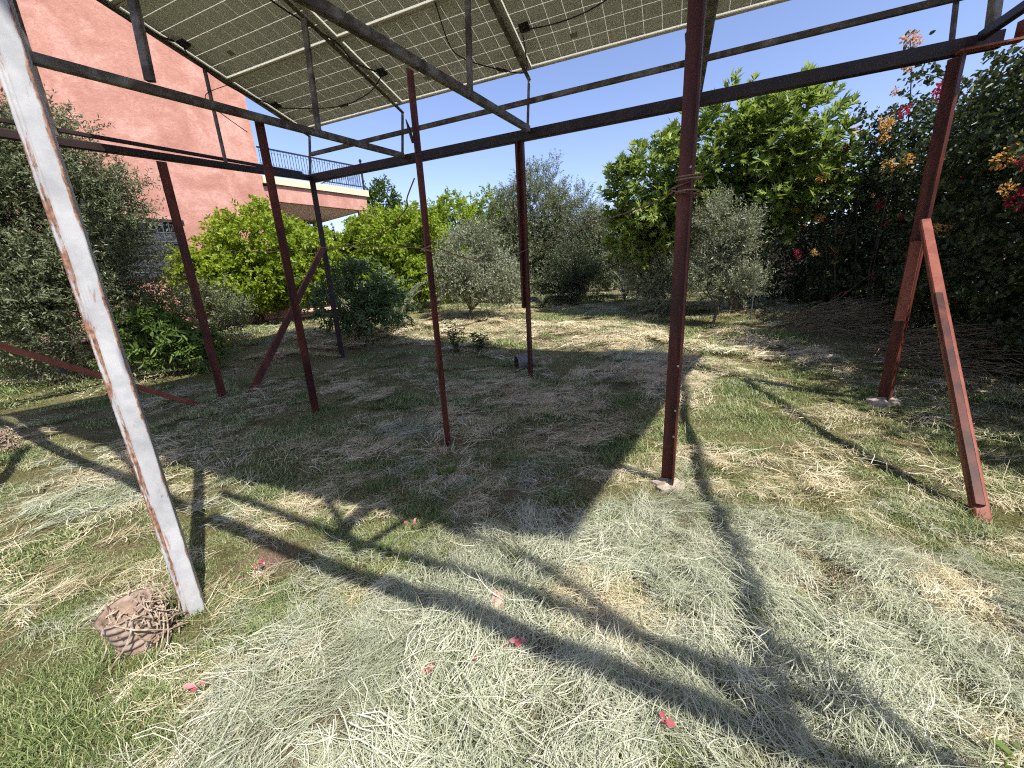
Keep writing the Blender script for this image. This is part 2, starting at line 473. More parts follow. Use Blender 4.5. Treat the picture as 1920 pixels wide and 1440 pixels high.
def make_house():
    h = empty('house', tuple(hp(-4, .6)), 'pink stucco house with a roof terrace behind the olive and citrus trees', 'house')
    w0, w1, wz0, wz1 = -3.75, -2.15, 2.0, 3.47     # window opening
    mb = MB()
    slab(mb, -13, w0, .3, 10.5, -6, 0); slab(mb, w1, 0, .3, 10.5, -6, 0)
    slab(mb, w0, w1, .3, wz0, -6, -.002); slab(mb, w0, w1, wz1, 10.5, -6, -.002); slab(mb, w0, w1, wz0, wz1, -6, -.22)
    mb.build('wall', MAT['stucco'], h)
    ch = MB(); slab(ch, .003, .32, 3.2, 4.62, -1.2, -.05)
    ch.build('corner_pier', MAT['stucco'], h)
    # window with shutter and wrought grille
    win = slab(MB(), w0 + .03, w1 - .03, wz0 + .03, wz1 - .03, -.2, -.15).build('window', MAT['shutter'], h)
    slab(MB(), w0 - .03, w1 + .03, wz1 - .04, wz1 + .03, -.01, .05).build('lintel', MAT['dark'], win)
    for k in range(13):
        t = w0 + .06 + k * (w1 - w0 - .12) / 12
        b = MB(); b.tube([hp(t, wz0 + .02, .04), hp(t, wz1 - .05, .04)], .011, 5)
        b.tube([hp(t - .04, wz1 - .12, .04), hp(t, wz1 - .05, .04), hp(t + .04, wz1 - .12, .04)], .009, 4)
        b.build('grille_bar', MAT['grille'], win)
    for z in (wz0 + .2, wz0 + .6, wz0 + .95, wz1 - .3):
        MB().tube([hp(w0, z, .05), hp(w1, z, .05)], .012, 5).build('grille_rail', MAT['grille'], win)
    for k in range(12):
        for zc in (wz0 + .4, wz0 + .78, wz0 + 1.08):
            t = w0 + .12 + k * (w1 - w0 - .12) / 12
            pts = [hp(t + .045 * math.cos(a), zc + .075 * math.sin(a), .045) for a in np.linspace(0, 2 * math.pi, 9)]
            MB().tube(pts, .007, 4).build('grille_scroll', MAT['grille'], win)
    # porch with roof terrace
    slab(MB(), .005, 3.43, 4.68, 4.88, -4.2, .10).build('terrace_slab', MAT['cream'], h)
    slab(MB(), .33, 3.36, 4.21, 4.677, -.14, .02).build('porch_fascia', MAT['stucco'], h)
    slab(MB(), .33, 3.36, 4.245, 4.675, -4.1, -3.82).build('porch_fascia', MAT['stucco'], h)
    slab(MB(), 3.08, 3.36, 4.246, 4.676, -3.817, -.143).build('porch_fascia', MAT['stucco'], h)
    slab(MB(), .33, 3.2, 4.226, 4.24, -3.9, -.15).build('porch_ceiling', MAT['ceiling'], h)
    slab(MB(), 3.1, 3.355, .5, 4.207, -.26, .0).build('porch_column', MAT['stucco'], h)
    slab(MB(), 3.22, 3.36, .5, 4.24, -4.05, -3.91).build('porch_column', MAT['stucco'], h)
    slab(MB(), .0, 3.7, .3, .85, -4.2, .6).build('porch_floor', MAT['terrace'], h)
    rail = slab(MB(), .02, 3.25, 5.61, 5.65, .02, .06).build('railing', MAT['iron'], h)
    slab(MB(), .02, 3.25, 4.97, 5.0, .025, .055).build('bottom_rail', MAT['iron'], rail)
    for k in range(38):
        t = .06 + k * .084
        b = MB(); b.tube([hp(t, 5.0, .04), hp(t, 5.61, .04)], .0085, 4)
        if k % 2 == 0:
            pts = [hp(t + .084 / 2 + .04 * math.cos(a), 5.5 + .05 * math.sin(a), .04) for a in np.linspace(0, math.pi, 6)]
            b.tube(pts, .006, 4)
            pts = [hp(t + .04 * math.cos(a), 5.17 + .06 * math.sin(a), .04) for a in np.linspace(0, 2 * math.pi, 8)]
            b.tube(pts, .006, 4)
        b.build('baluster', MAT['iron'], rail)
    b = MB(); b.bar(hp(3.3, 4.883, .04), hp(3.3, 5.78, .04), .06, .06); b.tube([hp(3.3, 5.78, .04), hp(3.3, 5.81, .04), hp(3.3, 5.85, .04), hp(3.3, 5.88, .04)], [.02, .05, .05, .015], 8)
    b.build('railing_post', MAT['iron'], rail)
    # side railing returning over the far end
    b = MB(); b.tube([hp(3.3, 5.63, 0), hp(3.3, 5.63, -4)], .018, 5)
    for k in range(1, 30): b.tube([hp(3.3, 4.883, -k * .135), hp(3.3, 5.63, -k * .135)], .008, 4)
    b.build('side_railing', MAT['iron'], h)
    # plinth along the wall
    p = MB(); slab(p, -13, 0, .3, .95, .003, .22)
    p.build('plinth', MAT['terrace'], h)


make_house()

# terrace path in front of the house
def house_path():
    V = []; F = []
    n = 26
    for i in range(n):
        t = -12 + i * .62
        for k, o in enumerate((.22, .8, 1.5)):
            q = hp(t, 0, o); V.append((q[0], q[1], tz(q[0], q[1]) + .06))
    for i in range(n - 1):
        for k in range(2): F.append((i * 3 + k, (i + 1) * 3 + k, (i + 1) * 3 + k + 1, i * 3 + k + 1))
    o = MB().add(V, F).build('path', MAT['terrace'])
    tag(o, kind='structure')


house_path()

# ------------------------------------------------------------------ steel frame
AZ = math.radians(113)
EA = np.array([math.sin(AZ), math.cos(AZ), 0]); EN = np.array([-EA[1], EA[0], 0])


def W(a, n, z): return EA * a + EN * n + np.array([0, 0, z])


TILT = math.radians(13.3)
SL = -EN * math.cos(TILT) + np.array([0, 0, math.sin(TILT)])     # up the slope
NRM = np.cross(EA, -SL); NRM /= np.linalg.norm(NRM)
if NRM[2] < 0: NRM = -NRM
P0 = W(0, 5.72, 4.235)                                            # low edge of the panels, underside


def PL(a, s, w=0.0): return P0 + EA * a + SL * s + NRM * w


def gz(a, n):
    q = W(a, n, 0); return tz(q[0], q[1])


def make_frame():
    fr = empty('solar_canopy_frame', tuple(W(-2, 3, 0)), 'rusty red and grey steel frame holding up the solar panels over the grass', 'steel frame')
    def post(a, n, ztop, leg, mat, roll=0.0, box=False, label=None, zb=None):
        leg *= .8
        z0 = (gz(a, n) - .12) if zb is None else zb
        mb = MB()
        if box: mb.bar(W(a, n, z0), W(a, n, ztop), leg, leg * .85, EA, roll)
        else: mb.angle(W(a, n, z0), W(a, n, ztop), leg, .012, roll, EA)
        o = mb.build('post', mat, fr)
        if label: o['label'] = label
        return o
    R = math.radians
    # front row under beam A
    post(-5.95, 5.60, 3.40, .12, MAT['dark'], R(200))
    post(-2.06, 5.65, 3.40, .10, MAT['red'], R(180))
    MB().angle(W(-2.125, 5.62, 1.15), W(-2.125, 5.62, 3.40), .06, .01, R(190), EA).build('splice_bar', MAT['red'], fr)
    p8 = post(2.29, 5.48, 3.36, .15, MAT['red'], R(215), label='thick red channel post by the flowering hedge')
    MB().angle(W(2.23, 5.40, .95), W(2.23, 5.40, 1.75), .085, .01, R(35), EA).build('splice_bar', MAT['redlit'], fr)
    # second row
    post(-6.02, 3.37, 3.22, .125, MAT['red'], R(195))
    post(-4.28, 3.44, 3.36, .12, MAT['red'], R(190))
    post(-2.06, 3.09, 3.24, .085, MAT['red'], R(190))
    post(.04, 2.91, 3.30, .12, MAT['red'], R(185))
    # rear row
    for a in (-6.1, -4.25, 2.5):
        post(a, .35, 3.1, .12, MAT['red'], R(185))
    # the white post close to the camera: box section with a welded seam and worn edges
    def white_post():
        z0, z1, w, d = -.12, 3.16, .086, .07
        prof = []
        q = []
        def line(x0, y0, x1, y1, k, worn):
            for i in range(k):
                t = i / k
                prof.append((x0 + (x1 - x0) * t, y0 + (y1 - y0) * t)); q.append(worn(t))
        e = lambda t: max(0, 1 - 7 * min(t, 1 - t))
        line(-w / 2, -d / 2, w / 2, -d / 2, 14, lambda t: max(e(t), .8 if .12 < t < .22 else 0))
        line(w / 2, -d / 2, w / 2, d / 2, 8, e)
        line(w / 2, d / 2, -w / 2, d / 2, 10, e)
        line(-w / 2, d / 2, -w / 2, -d / 2, 10, lambda t: .25 + .35 * e(t))
        P = [(x, y + (.012 if (abs(x + w * .3) < w * .04 and y < 0) else 0)) for x, y in prof]
        base = W(-2.29, .88, 0)
        x = np.array([.80, .60, 0]); x /= np.linalg.norm(x); y = np.array([-x[1], x[0], 0])
        n = len(P); lv = 10; V = []; F = []; Q = []
        for k in range(lv):
            z = z0 + (z1 - z0) * k / (lv - 1)
            for (px, py), wv in zip(P, q):
                V.append(base + x * px + y * py + np.array([0, 0, z])); Q.append(min(1, wv))
        for k in range(lv - 1):
            for i in range(n): F.append((k * n + i, k * n + (i + 1) % n, (k + 1) * n + (i + 1) % n, (k + 1) * n + i))
        me = np_mesh('post', np.array(V), np.array(F), np.array(Q))
        o = link('post', me, MAT['white'], fr)
        o['label'] = 'flaking white painted post with rusty edges'
    white_post()

    def beam(p0, p1, w, h, mat, name='beam', label=None):
        o = MB().bar(p0, p1, w, h).build(name, mat, fr)
        if label: o['label'] = label
        return o
    # beam A and purlin above it
    beam(W(-6.02, 5.66, 3.465), W(2.62, 5.62, 3.465), .08, .132, MAT['dark'])
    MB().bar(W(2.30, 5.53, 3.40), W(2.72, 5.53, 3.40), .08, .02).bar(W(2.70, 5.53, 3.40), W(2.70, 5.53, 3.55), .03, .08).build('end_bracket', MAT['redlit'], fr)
    beam(W(-5.95, 5.68, 3.845), W(2.8, 5.68, 3.90), .045, .06, MAT['worn'], 'purlin')
    # cross beams
    beam(W(-5.98, 5.60, 3.46), W(-6.15, .3, 3.06), .07, .085, MAT['dark'])
    beam(W(-6.06, 5.50, 3.53), W(-6.18, .3, 3.22), .04, .04, MAT['dark'], 'rail')
    beam(W(-3.98, 5.57, 3.50), W(-4.40, .4, 3.19), .06, .075, MAT['worn'])
    beam(W(-1.93, 5.57, 3.51), W(-2.32, .35, 3.20), .06, .08, MAT['worn'])
    beam(W(.12, 5.57, 3.48), W(.15, .3, 3.20), .07, .10, MAT['worn'])
    beam(W(2.44, 5.53, 3.49), W(2.62, -.15, 3.32), .065, .075, MAT['dark'])
    # rear beam and its purlin; gap added so the white post stays sunlit
    beam(W(-6.3, .62, 3.12), W(-1.36, .252, 3.14), .08, .11, MAT['dark'])
    beam(W(-1.02, .226, 3.14), W(3.1, -.08, 3.16), .08, .11, MAT['dark'])
    beam(W(-.95, .28, 3.72), W(3.1, -.10, 3.78), .05, .075, MAT['worn'], 'purlin')
    # rafters under the panels
    RA = (-6.06, -4.07, -1.98, .14, 2.30)
    for a in RA:
        o = MB().angle(PL(a, -.10, -.035), PL(a, 6.25, -.035), .05, .008, R(90)).build('rafter', MAT['worn'], fr)
        MB().bar(W(a, 5.68, 3.54), PL(a, -.10, -.05), .035, .035).build('strut', MAT['worn'], fr)
    MB().bar(W(.06, 5.68, 3.54), PL(-.03, .0, -.05), .045, .04).build('strut', MAT['worn'], fr)
    # struts from cross beams to rafters
    def raf_z(n): return 4.235 + (5.72 - n) * math.tan(TILT) - .06
    for a, n, zb, w, ar in ((-6.05, 4.2, 3.40, .05, -6.06), (-6.08, 2.45, 3.28, .09, -6.06), (-4.12, 4.1, 3.45, .075, -4.07), (-4.2, 2.42, 3.36, .085, -4.07), (-2.04, 4.12, 3.46, .075, -1.98), (-2.1, 2.3, 3.36, .08, -1.98), (.13, 4.1, 3.45, .07, .14), (.14, 1.9, 3.3, .07, .14), (2.46, 5.45, 3.52, .10, 2.40), (2.5, 3.0, 3.4, .08, 2.40)):
        MB().bar(W(a, n, zb), W(ar + .0, n, raf_z(n)), w * .8, w * .65).build('strut', MAT['worn'], fr)
    # struts standing on the rear beam
    for a, n, t in ((.4, .27, 1.2), (.4, .27, 2.1), (-4.3, .5, -4.07), (-2.2, .38, -1.98), (2.6, .0, 2.3)):
        MB().bar(W(a, n, 3.2), W(t, -.2, 5.55), .06, .06).build('strut', MAT['worn'], fr)
    # braces
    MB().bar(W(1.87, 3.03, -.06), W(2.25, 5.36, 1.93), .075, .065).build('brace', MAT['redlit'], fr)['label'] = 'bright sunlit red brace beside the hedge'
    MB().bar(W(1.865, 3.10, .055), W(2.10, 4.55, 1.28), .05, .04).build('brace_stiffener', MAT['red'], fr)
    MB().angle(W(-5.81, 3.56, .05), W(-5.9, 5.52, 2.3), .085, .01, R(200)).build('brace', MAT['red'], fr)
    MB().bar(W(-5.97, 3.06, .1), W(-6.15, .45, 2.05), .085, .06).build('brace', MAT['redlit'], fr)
    # bent wire hook on the thin post
    MB().tube([W(-2.12, 3.06, 2.90), W(-2.085, 3.04, 2.82), W(-2.065, 3.05, 2.72)], [.004, .014, .014], 5).build('hook', MAT['dark'], fr)
    # rough concrete round the foot of the near post and the hedge post
    for fa, fn, fr_, sd in ((.04, 2.91, .085, 1), (2.29, 5.48, .12, 2)):
        q = random.Random(sd); n = 14; V = []; g0 = gz(fa, fn)
        for k, (rr_, hz) in enumerate(((1.15, -.03), (1.0, .02), (.6, .045), (.15, .05))):
            for i in range(n):
                t = 2 * math.pi * i / n; u = fr_ * rr_ * (1 + q.uniform(-.25, .3)); p = W(fa, fn, 0) + np.array([u * 1.3 * math.cos(t), u * math.sin(t), g0 + .012 + hz + q.uniform(-.008, .008)]); V.append(p)
        F = [(k * n + i, k * n + (i + 1) % n, (k + 1) * n + (i + 1) % n, (k + 1) * n + i) for k in range(3) for i in range(n)] + [tuple(3 * n + i for i in range(n))]
        MB().add(V, F).build('footing', MAT['concrete'], fr)
    # bolt heads on the near red post
    for z in (.42, .62, .95, 2.2):
        q = W(.04, 2.91, z) - EN * .045 + EA * .01
        MB().tube([q, q - EN * .008], .008, 6).build('bolt', MAT['alu'], fr)


make_frame()

# ------------------------------------------------------------------ solar panels
def panel_mats():
    m, n, l, b = mat_new('panel_backsheet')
    d = n.new('ShaderNodeBsdfDiffuse'); d.inputs['Color'].default_value = (.75, .74, .68, 1)
    t = n.new('ShaderNodeBsdfTranslucent'); t.inputs['Color'].default_value = (.92, .90, .80, 1)
    mx = n.new('ShaderNodeMixShader'); mx.inputs[0].default_value = .62
    l.new(d.outputs[0], mx.inputs[1]); l.new(t.outputs[0], mx.inputs[2])
    l.new(mx.outputs[0], n['Material Output'].inputs['Surface'])
    m2 = steel('cell_back', [(.3, (.52, .525, .52)), (.7, (.60, .605, .60))], .6, 1.2, (1, 1, 1), 8)
    m3 = steel('cell_front', [(.3, (.006, .008, .02)), (.7, (.012, .016, .035))], .1, 1.2, (1, 1, 1), 8)
    return m, m2, m3


M_SHEET, M_CELL, M_CELLTOP = panel_mats()
PW, PH = 2.071, 1.237
_cellmesh = {}


def basis_obj(name, me, parent, origin, u, v, w):
    o = bpy.data.objects.new(name, me); COL.objects.link(o)
    Mx = Matrix.Identity(4)
    for i in range(3):
        Mx[i][0] = u[i]; Mx[i][1] = v[i]; Mx[i][2] = w[i]; Mx[i][3] = origin[i]
    if parent is None: o.matrix_world = Mx
    else: o.parent = parent; o.matrix_parent_inverse = Matrix.Identity(4); o.matrix_local = Mx
    return o


def frame_mesh(pw, ph):
    mb = MB(); t = .012
    for y in (t / 2, ph - t / 2): mb.box((pw / 2, y, .02), (pw, t, .042))
    for x in (t / 2, pw - t / 2): mb.box((x, ph / 2, .02), (t, ph - 2 * t, .0415))
    for y in (.02, ph - .02): mb.box((pw / 2, y, .0005), (pw - .02, .03, .003))
    for x in (.02, pw - .02): mb.box((x, ph / 2, .001), (.03, ph - .08, .003))
    me = mb.mesh('panel_frame'); me.materials.append(MAT['alu']); return me


def sheet_mesh(pw, ph):
    mb = MB().box((pw / 2, ph / 2, .034), (pw - .026, ph - .026, .0015))
    me = mb.mesh('panel_backsheet'); me.materials.append(M_SHEET); return me


def cell_mesh(cw, ch):
    mb = MB().box((0, 0, .034), (cw, ch, .010))
    me = mb.mesh('panel_cell'); me.materials.append(M_CELL); me.materials.append(M_CELLTOP)
    me.polygons[1].material_index = 1
    return me


FRM = frame_mesh(PW, PH); SHT = sheet_mesh(PW, PH)
CU, CV = (PW - .07) / 10, (PH - .07) / 6
CELL = cell_mesh(CU - .0065, CV - .009)
FRM2 = frame_mesh(1.05, 2.06); SHT2 = sheet_mesh(1.05, 2.06)


def joined_cells(pw, ph, nu, nv):
    mb = MB(); cu, cv = (pw - .07) / nu, (ph - .07) / nv
    for i in range(nu):
        for j in range(nv): mb.box((.035 + cu * (i + .5), .035 + cv * (j + .5), .034), (cu - .011, cv - .011, .010))
    me = mb.mesh('panel_cells'); me.materials.append(M_CELL); me.materials.append(M_CELLTOP)
    for k in range(1, len(me.polygons), 6): me.polygons[k].material_index = 1
    return me


JC1 = joined_cells(PW, PH, 10, 6); JC2 = joined_cells(1.05, 2.06, 6, 10)
jb = MB().box((.15, PH / 2, .013), (.115, .10, .03)).box((.15, PH / 2, -.004), (.09, .08, .008)); JBM = jb.mesh('junction_box'); JBM.materials.append(MAT['cable'])
sk = MB().box((.0, .0, .0285), (.085, .075, .001)); SKM = sk.mesh('sticker'); SKM.materials.append(steel('grey_sticker', [(.4, (.16, .155, .13)), (.6, (.30, .29, .24))], .7, 60, (1, 1, 1)))
COLA = (-6.08, -4.005, -1.93, .145)
names = {(0, 0): 'solar panel at the low far left corner of the canopy', (0, 1): 'solar panel in the low row second from the house side',
         (0, 2): 'solar panel in the low row with black junction box and cable toward the red post', (0, 3): 'solar panel in the low row right of the near red post',
         (1, 0): 'solar panel in the second row against the pink house wall', (1, 1): 'solar panel in the second row above the grey cross beam',
         (1, 2): 'solar panel in the second row touching the top of the picture', (2, 0): 'solar panel in the third row at the upper left picture edge'}


def make_panels():
    for r in range(5):
        for c, a in enumerate(COLA):
            if r >= 3 and c == 0: continue
            vis = (r, c) in names and (r, c) != (2, 0)
            o = PL(a, r * 1.24 + .002 * c, .0)
            lab = names.get((r, c), 'solar panel in the upper rows of the canopy above the viewer')
            e = bpy.data.objects.new('solar_module', None); COL.objects.link(e)
            tag(e, lab, 'solar panel', 'solar panels on the canopy')
            e.location = o
            rt = lambda n, me, off=(0, 0): basis_obj(n, me, e, EA * off[0] + SL * off[1], EA, SL, NRM)
            rt('panel_frame', FRM); bs = rt('backsheet', SHT)
            if vis:
                for i in range(10):
                    for j in range(6): rt('cell', CELL, (.035 + CU * (i + .5), .035 + CV * (j + .5)))
            else:
                rt('cell_layer', JC1)
            rt('junction_box', JBM)
            if (r, c) in ((0, 0), (0, 1), (0, 2), (1, 0)): rt('sticker', SKM, (.66 if c else .55, .30))
    for r in range(3):
        e = bpy.data.objects.new('solar_module', None); COL.objects.link(e)
        tag(e, 'solar panel in the upper rows of the canopy above the viewer', 'solar panel', 'solar panels on the canopy')
        e.location = PL(2.222, r * 2.062)
        rt = lambda n, me: basis_obj(n, me, e, (0, 0, 0), EA, SL, NRM)
        rt('panel_frame', FRM2); rt('backsheet', SHT2); rt('cell_layer', JC2)


make_panels()


def cable(pts, r, label, name='cable', cat='cable', mat='cable', group=None, conn=None):
    """smoothed hanging line"""
    P = [np.array(p, float) for p in pts]; Q = []
    for i in range(len(P) - 1):
        p0 = P[max(i - 1, 0)]; p1 = P[i]; p2 = P[i + 1]; p3 = P[min(i + 2, len(P) - 1)]
        for t in np.linspace(0, 1, 7)[:-1]:
            Q.append(.5 * ((2 * p1) + (-p0 + p2) * t + (2 * p0 - 5 * p1 + 4 * p2 - p3) * t * t + (-p0 + 3 * p1 - 3 * p2 + p3) * t ** 3))
    Q.append(P[-1])
    if mat == 'rope': r *= .62
    mb = MB().tube(Q, r, 6)
    o = mb.build(name, MAT[mat], None, True)
    tag(o, label, cat, group)
    if conn is not None:
        k = min(len(Q) - 3, int(conn * len(Q)))
        MB().tube([Q[k], Q[k + 1], Q[k + 2]], r * 2.4, 6).build('connector', MAT[mat], o)
    return o


g = 'cables under the solar panels'
cable([PL(-1.80, .62, -.01), PL(-1.4, .60, -.03), PL(-1.0, .66, -.05), PL(-.6, .80, -.04), PL(-.15, 1.0, -.03), PL(.2, 1.15, -.03)], .007, 'black cable running right from the junction box nearest the red post', group=g, conn=.55)
cable([PL(-1.82, .56, -.01), PL(-1.86, .35, -.06), PL(-1.93, .12, -.05), PL(-2.05, .05, -.04), PL(-2.35, .30, -.07), PL(-2.6, .55, -.08), PL(-2.7, .75, -.04), PL(-2.55, 1.3, -.03)], .007, 'black cable looping beside the grey strut in the low row', group=g, conn=.5)
cable([PL(-3.87, .6, -.01), PL(-4.2, .45, -.05), PL(-4.7, .38, -.08), PL(-5.2, .42, -.06), PL(-5.9, .60, -.02)], .007, 'black cable strung between two low row junction boxes', group=g, conn=.5)
cable([PL(-3.88, .66, -.01), PL(-4.02, .95, -.04), PL(-3.98, 1.25, -.05), PL(-4.12, 1.6, -.04), PL(-4.25, 2.0, -.03), PL(-4.2, 2.5, -.03)], .009, 'black cable climbing along the second rafter', group=g)
cable([PL(-5.92, .66, -.01), PL(-6.02, 1.0, -.05), PL(-6.06, 1.3, -.07), PL(-6.03, 1.7, -.05), PL(-5.95, 1.85, -.02)], .008, 'black cable along the left rafter between stacked junction boxes', group=g)
cable([PL(-5.95, 1.95, -.02), PL(-6.05, 2.2, -.05), PL(-6.04, 2.6, -.05), PL(-6.0, 3.0, -.03)], .012, 'thick black cable bundle on the upper left rafter', group=g)
cable([PL(-6.06, 1.25, -.06), W(-6.0, 4.1, 4.2), W(-5.6, 3.9, 3.9), W(-4.9, 3.75, 3.47)], .005, 'thin cable drooping from the left rafter past the house wall', group=g)

# ropes and wires tied round the posts
def ring(c, r, tilt, n=10): return [np.array(c) + np.array([r * math.cos(t), r * math.sin(t), tilt * math.sin(t + .6)]) for t in np.linspace(0, 2 * math.pi, n)]


p5 = W(-2.06, 3.09, 0); p7 = W(.04, 2.91, 0); p6 = W(-2.09, 5.62, 0)
Z = lambda p, z: np.array([p[0], p[1], z])
cable([Z(p5, 1.90) + np.array([.07, .0, 0])] + [(-.3, 4.5, 1.80), (.0, 5.3, 1.86), (.30, 5.93, 1.98), (.55, 5.2, 2.02), (.85, 4.0, 2.06), (1.04, 3.1, 2.06), (1.10, 2.72, 2.08)], .009, 'brown rope sagging between the thin post and the near red post', 'rope', 'rope', 'rope')
cable(ring(Z(p5, 1.92), .055, .03) + ring(Z(p5, 1.86), .058, -.02), .009, 'brown rope knotted round the thin middle post', 'rope', 'rope', 'rope')
cable(ring(Z(p7, 2.16), .074, .01) + ring(Z(p7, 2.14), .076, .006) + [Z(p7, 2.09) + np.array([-.10, .02, 0])] + ring(Z(p7, 2.06), .074, -.01), .008, 'brown rope wound round the near red post', 'rope', 'rope', 'rope')
cable([Z(p5, 1.90) + np.array([-.07, 0, 0]), (-1.3, 4.2, 1.98), (-2.0, 4.6, 2.04), (-2.66, 4.90, 2.05), (-3.5, 5.2, 2.12), (-4.2, 5.5, 2.3)], .006, 'thin rope running left from the thin post across the citrus bushes', 'rope', 'rope', 'rope')
cable([Z(p5, 2.46) + np.array([-.05, 0, 0]), (-.92, 4.1, 2.40), (-1.0, 4.4, 2.37), (-1.2, 4.8, 2.33), (-1.28, 5.0, 2.30), (-1.9, 5.9, 2.25), (-2.6, 6.7, 2.25), (-3.28, 7.35, 2.3)], .011, 'twisted brown branch-like wire from the thin post down to the corner post', 'wire', 'wire', 'rope')
cable([Z(p6, 2.45), (-.7, 7.2, 2.35), (-2.0, 7.5, 2.25), (-3.28, 7.42, 2.2)], .005, 'thin wire stretched between the double post and the corner post', 'wire', 'wire', 'rope')

# ------------------------------------------------------------------ foliage
def unit(v): return v / (np.linalg.norm(v, axis=-1, keepdims=True) + 1e-9)


def leaf_geo(P, D, N, L, Wd, rn, six=False, fold=.25):
    """P,D,N (n,3); rhombus or six-point leaves, folded on the midrib"""
    n = len(P); X = unit(np.cross(D, N)); L = L[:, None]; Wd = Wd[:, None]
    tip = P + D * L - N * L * .12
    if six:
        a = P + D * L * .3; b = P + D * L * .7
        V = np.stack([P, a + X * Wd * .5 + N * Wd * fold, b + X * Wd * .42 + N * Wd * fold, tip, b - X * Wd * .42 + N * Wd * fold, a - X * Wd * .5 + N * Wd * fold], 1).reshape(-1, 3)
        i = np.arange(n)[:, None] * 6
        F = np.concatenate([i + np.array([[0, 1, 2, 3]]), i + np.array([[0, 3, 4, 5]])], 0)
        return V, F, np.repeat(rn, 6)
    m = P + D * L * .45
    V = np.stack([P, m + X * Wd * .5 + N * Wd * fold, tip, m - X * Wd * .5 + N * Wd * fold], 1).reshape(-1, 3)
    i = np.arange(n)[:, None] * 4
    return V, i + np.array([[0, 1, 2, 3]]), np.repeat(rn, 4)


def n3(p, f, s):
    return (np.sin(p[:, 0] * f + s) * np.sin(p[:, 1] * f * 1.1 + 2 * s) + np.sin(p[:, 2] * f * 1.2 + 1.3 * s) * np.cos((p[:, 0] + p[:, 1]) * f * .8 + s)
            + .6 * np.sin((p[:, 0] - p[:, 2]) * f * 2.1 + 4 * s))


def crown_points(blobs, n, lo, clump, seed, ground=.12):
    r = np.random.default_rng(seed)
    B = np.array(blobs, float)
    w = (B[:, 3] * B[:, 4] + B[:, 4] * B[:, 5] + B[:, 3] * B[:, 5]); w /= w.sum()
    m = int(n * 2.2)
    k = r.choice(len(B), m, p=w)
    u = unit(r.normal(size=(m, 3)))
    rad = lo + (1 - lo) * r.random(m) ** .6
    rad *= 1 + .10 * n3(u * 2.2 + k[:, None], 2.0, seed * .37)
    p = B[k, :3] + u * B[k, 3:6] * rad[:, None]
    out = unit(u / B[k, 3:6])
    keep = (n3(p, 3.2, seed * .7) + r.normal(size=m) * .5 > clump) & (p[:, 2] > terr(p[:, 0], p[:, 1]) + ground)
    p, out = p[keep][:n], out[keep][:n]
    return p, out, r


def foliage(blobs, twigs, k, tl, ll, lw, seed, lo=.45, clump=-.3, up=.5, out=.8, jit=.55, spread=.8, droop=0.0, six=False, fold=.25, upn=.35, ground=.12):
    p, o, r = crown_points(blobs, twigs, lo, clump, seed, ground)
    m = len(p)
    d = unit(o * out + np.array([0, 0, up]) + r.normal(size=(m, 3)) * jit)
    L = tl * r.uniform(.6, 1.35, m)
    t = np.tile(np.linspace(.08, 1, k), (m, 1)) + r.uniform(-.04, .04, (m, k))
    q = p[:, None] + d[:, None] * (L[:, None] * t)[..., None] + np.array([0, 0, -1.0]) * (droop * L[:, None] * t ** 2)[..., None]
    q = q.reshape(-1, 3); D = np.repeat(d, k, 0)
    a = r.normal(size=q.shape); perp = unit(a - D * np.sum(a * D, 1)[:, None])
    ld = unit(D * .55 + perp * spread + np.array([0, 0, -droop * .6]))
    nn = r.normal(size=q.shape) * .8 + np.array([0, 0, upn]) + np.repeat(o, k, 0) * .35
    nn = unit(nn - ld * np.sum(nn * ld, 1)[:, None])
    ln = ll * r.uniform(.65, 1.25, len(q)); wd = lw * r.uniform(.75, 1.2, len(q))
    tone = np.repeat(np.clip(r.normal(.45, .18, m), 0, 1), k) * .6 + r.random(len(q)) * .4
    ok = q[:, 2] > terr(q[:, 0], q[:, 1]) + .03
    return leaf_geo(q[ok], ld[ok], nn[ok], ln[ok], wd[ok], np.clip(tone[ok], 0, 1), six, fold)


def limbs(mb, base, blobs, r0, n, seed, fork=.3, sides=7):
    """a tapered trunk and limbs reaching into the crown"""
    r = random.Random(seed)
    base = np.array(base, float); B = blobs
    c = np.mean([b[:3] for b in B], 0)
    top = base + (c - base) * fork; top[0] += r.uniform(-.08, .08); top[1] += r.uniform(-.08, .08)
    mid = (base + top) / 2 + np.array([r.uniform(-.06, .06), r.uniform(-.06, .06), 0])
    mb.tube([base - np.array([0, 0, .1]), base + np.array([0, 0, .06]), mid, top], [r0 * 1.35, r0 * 1.05, r0 * .9, r0 * .8], sides)
    for i in range(n):
        b = B[i % len(B)]
        e = np.array(b[:3]) + np.array([r.uniform(-.7, .7) * b[3], r.uniform(-.7, .7) * b[4], r.uniform(-.3, .8) * b[5]])
        m1 = top + (e - top) * .45 + np.array([r.uniform(-.15, .15), r.uniform(-.15, .15), r.uniform(.0, .25)])
        s = top + (base - top) * r.uniform(0, .35)
        mb.tube([s, m1, e], [r0 * .55, r0 * .34, r0 * .08], 5)
        for q in range(2):
            e2 = m1 + (e - m1) * r.uniform(.2, .6); e3 = e2 + np.array([r.uniform(-.4, .4) * b[3], r.uniform(-.4, .4) * b[4], r.uniform(.1, .5) * b[5]])
            mb.tube([e2, (e2 + e3) / 2 + np.array([0, 0, .04]), e3], [r0 * .2, r0 * .13, r0 * .04], 4)


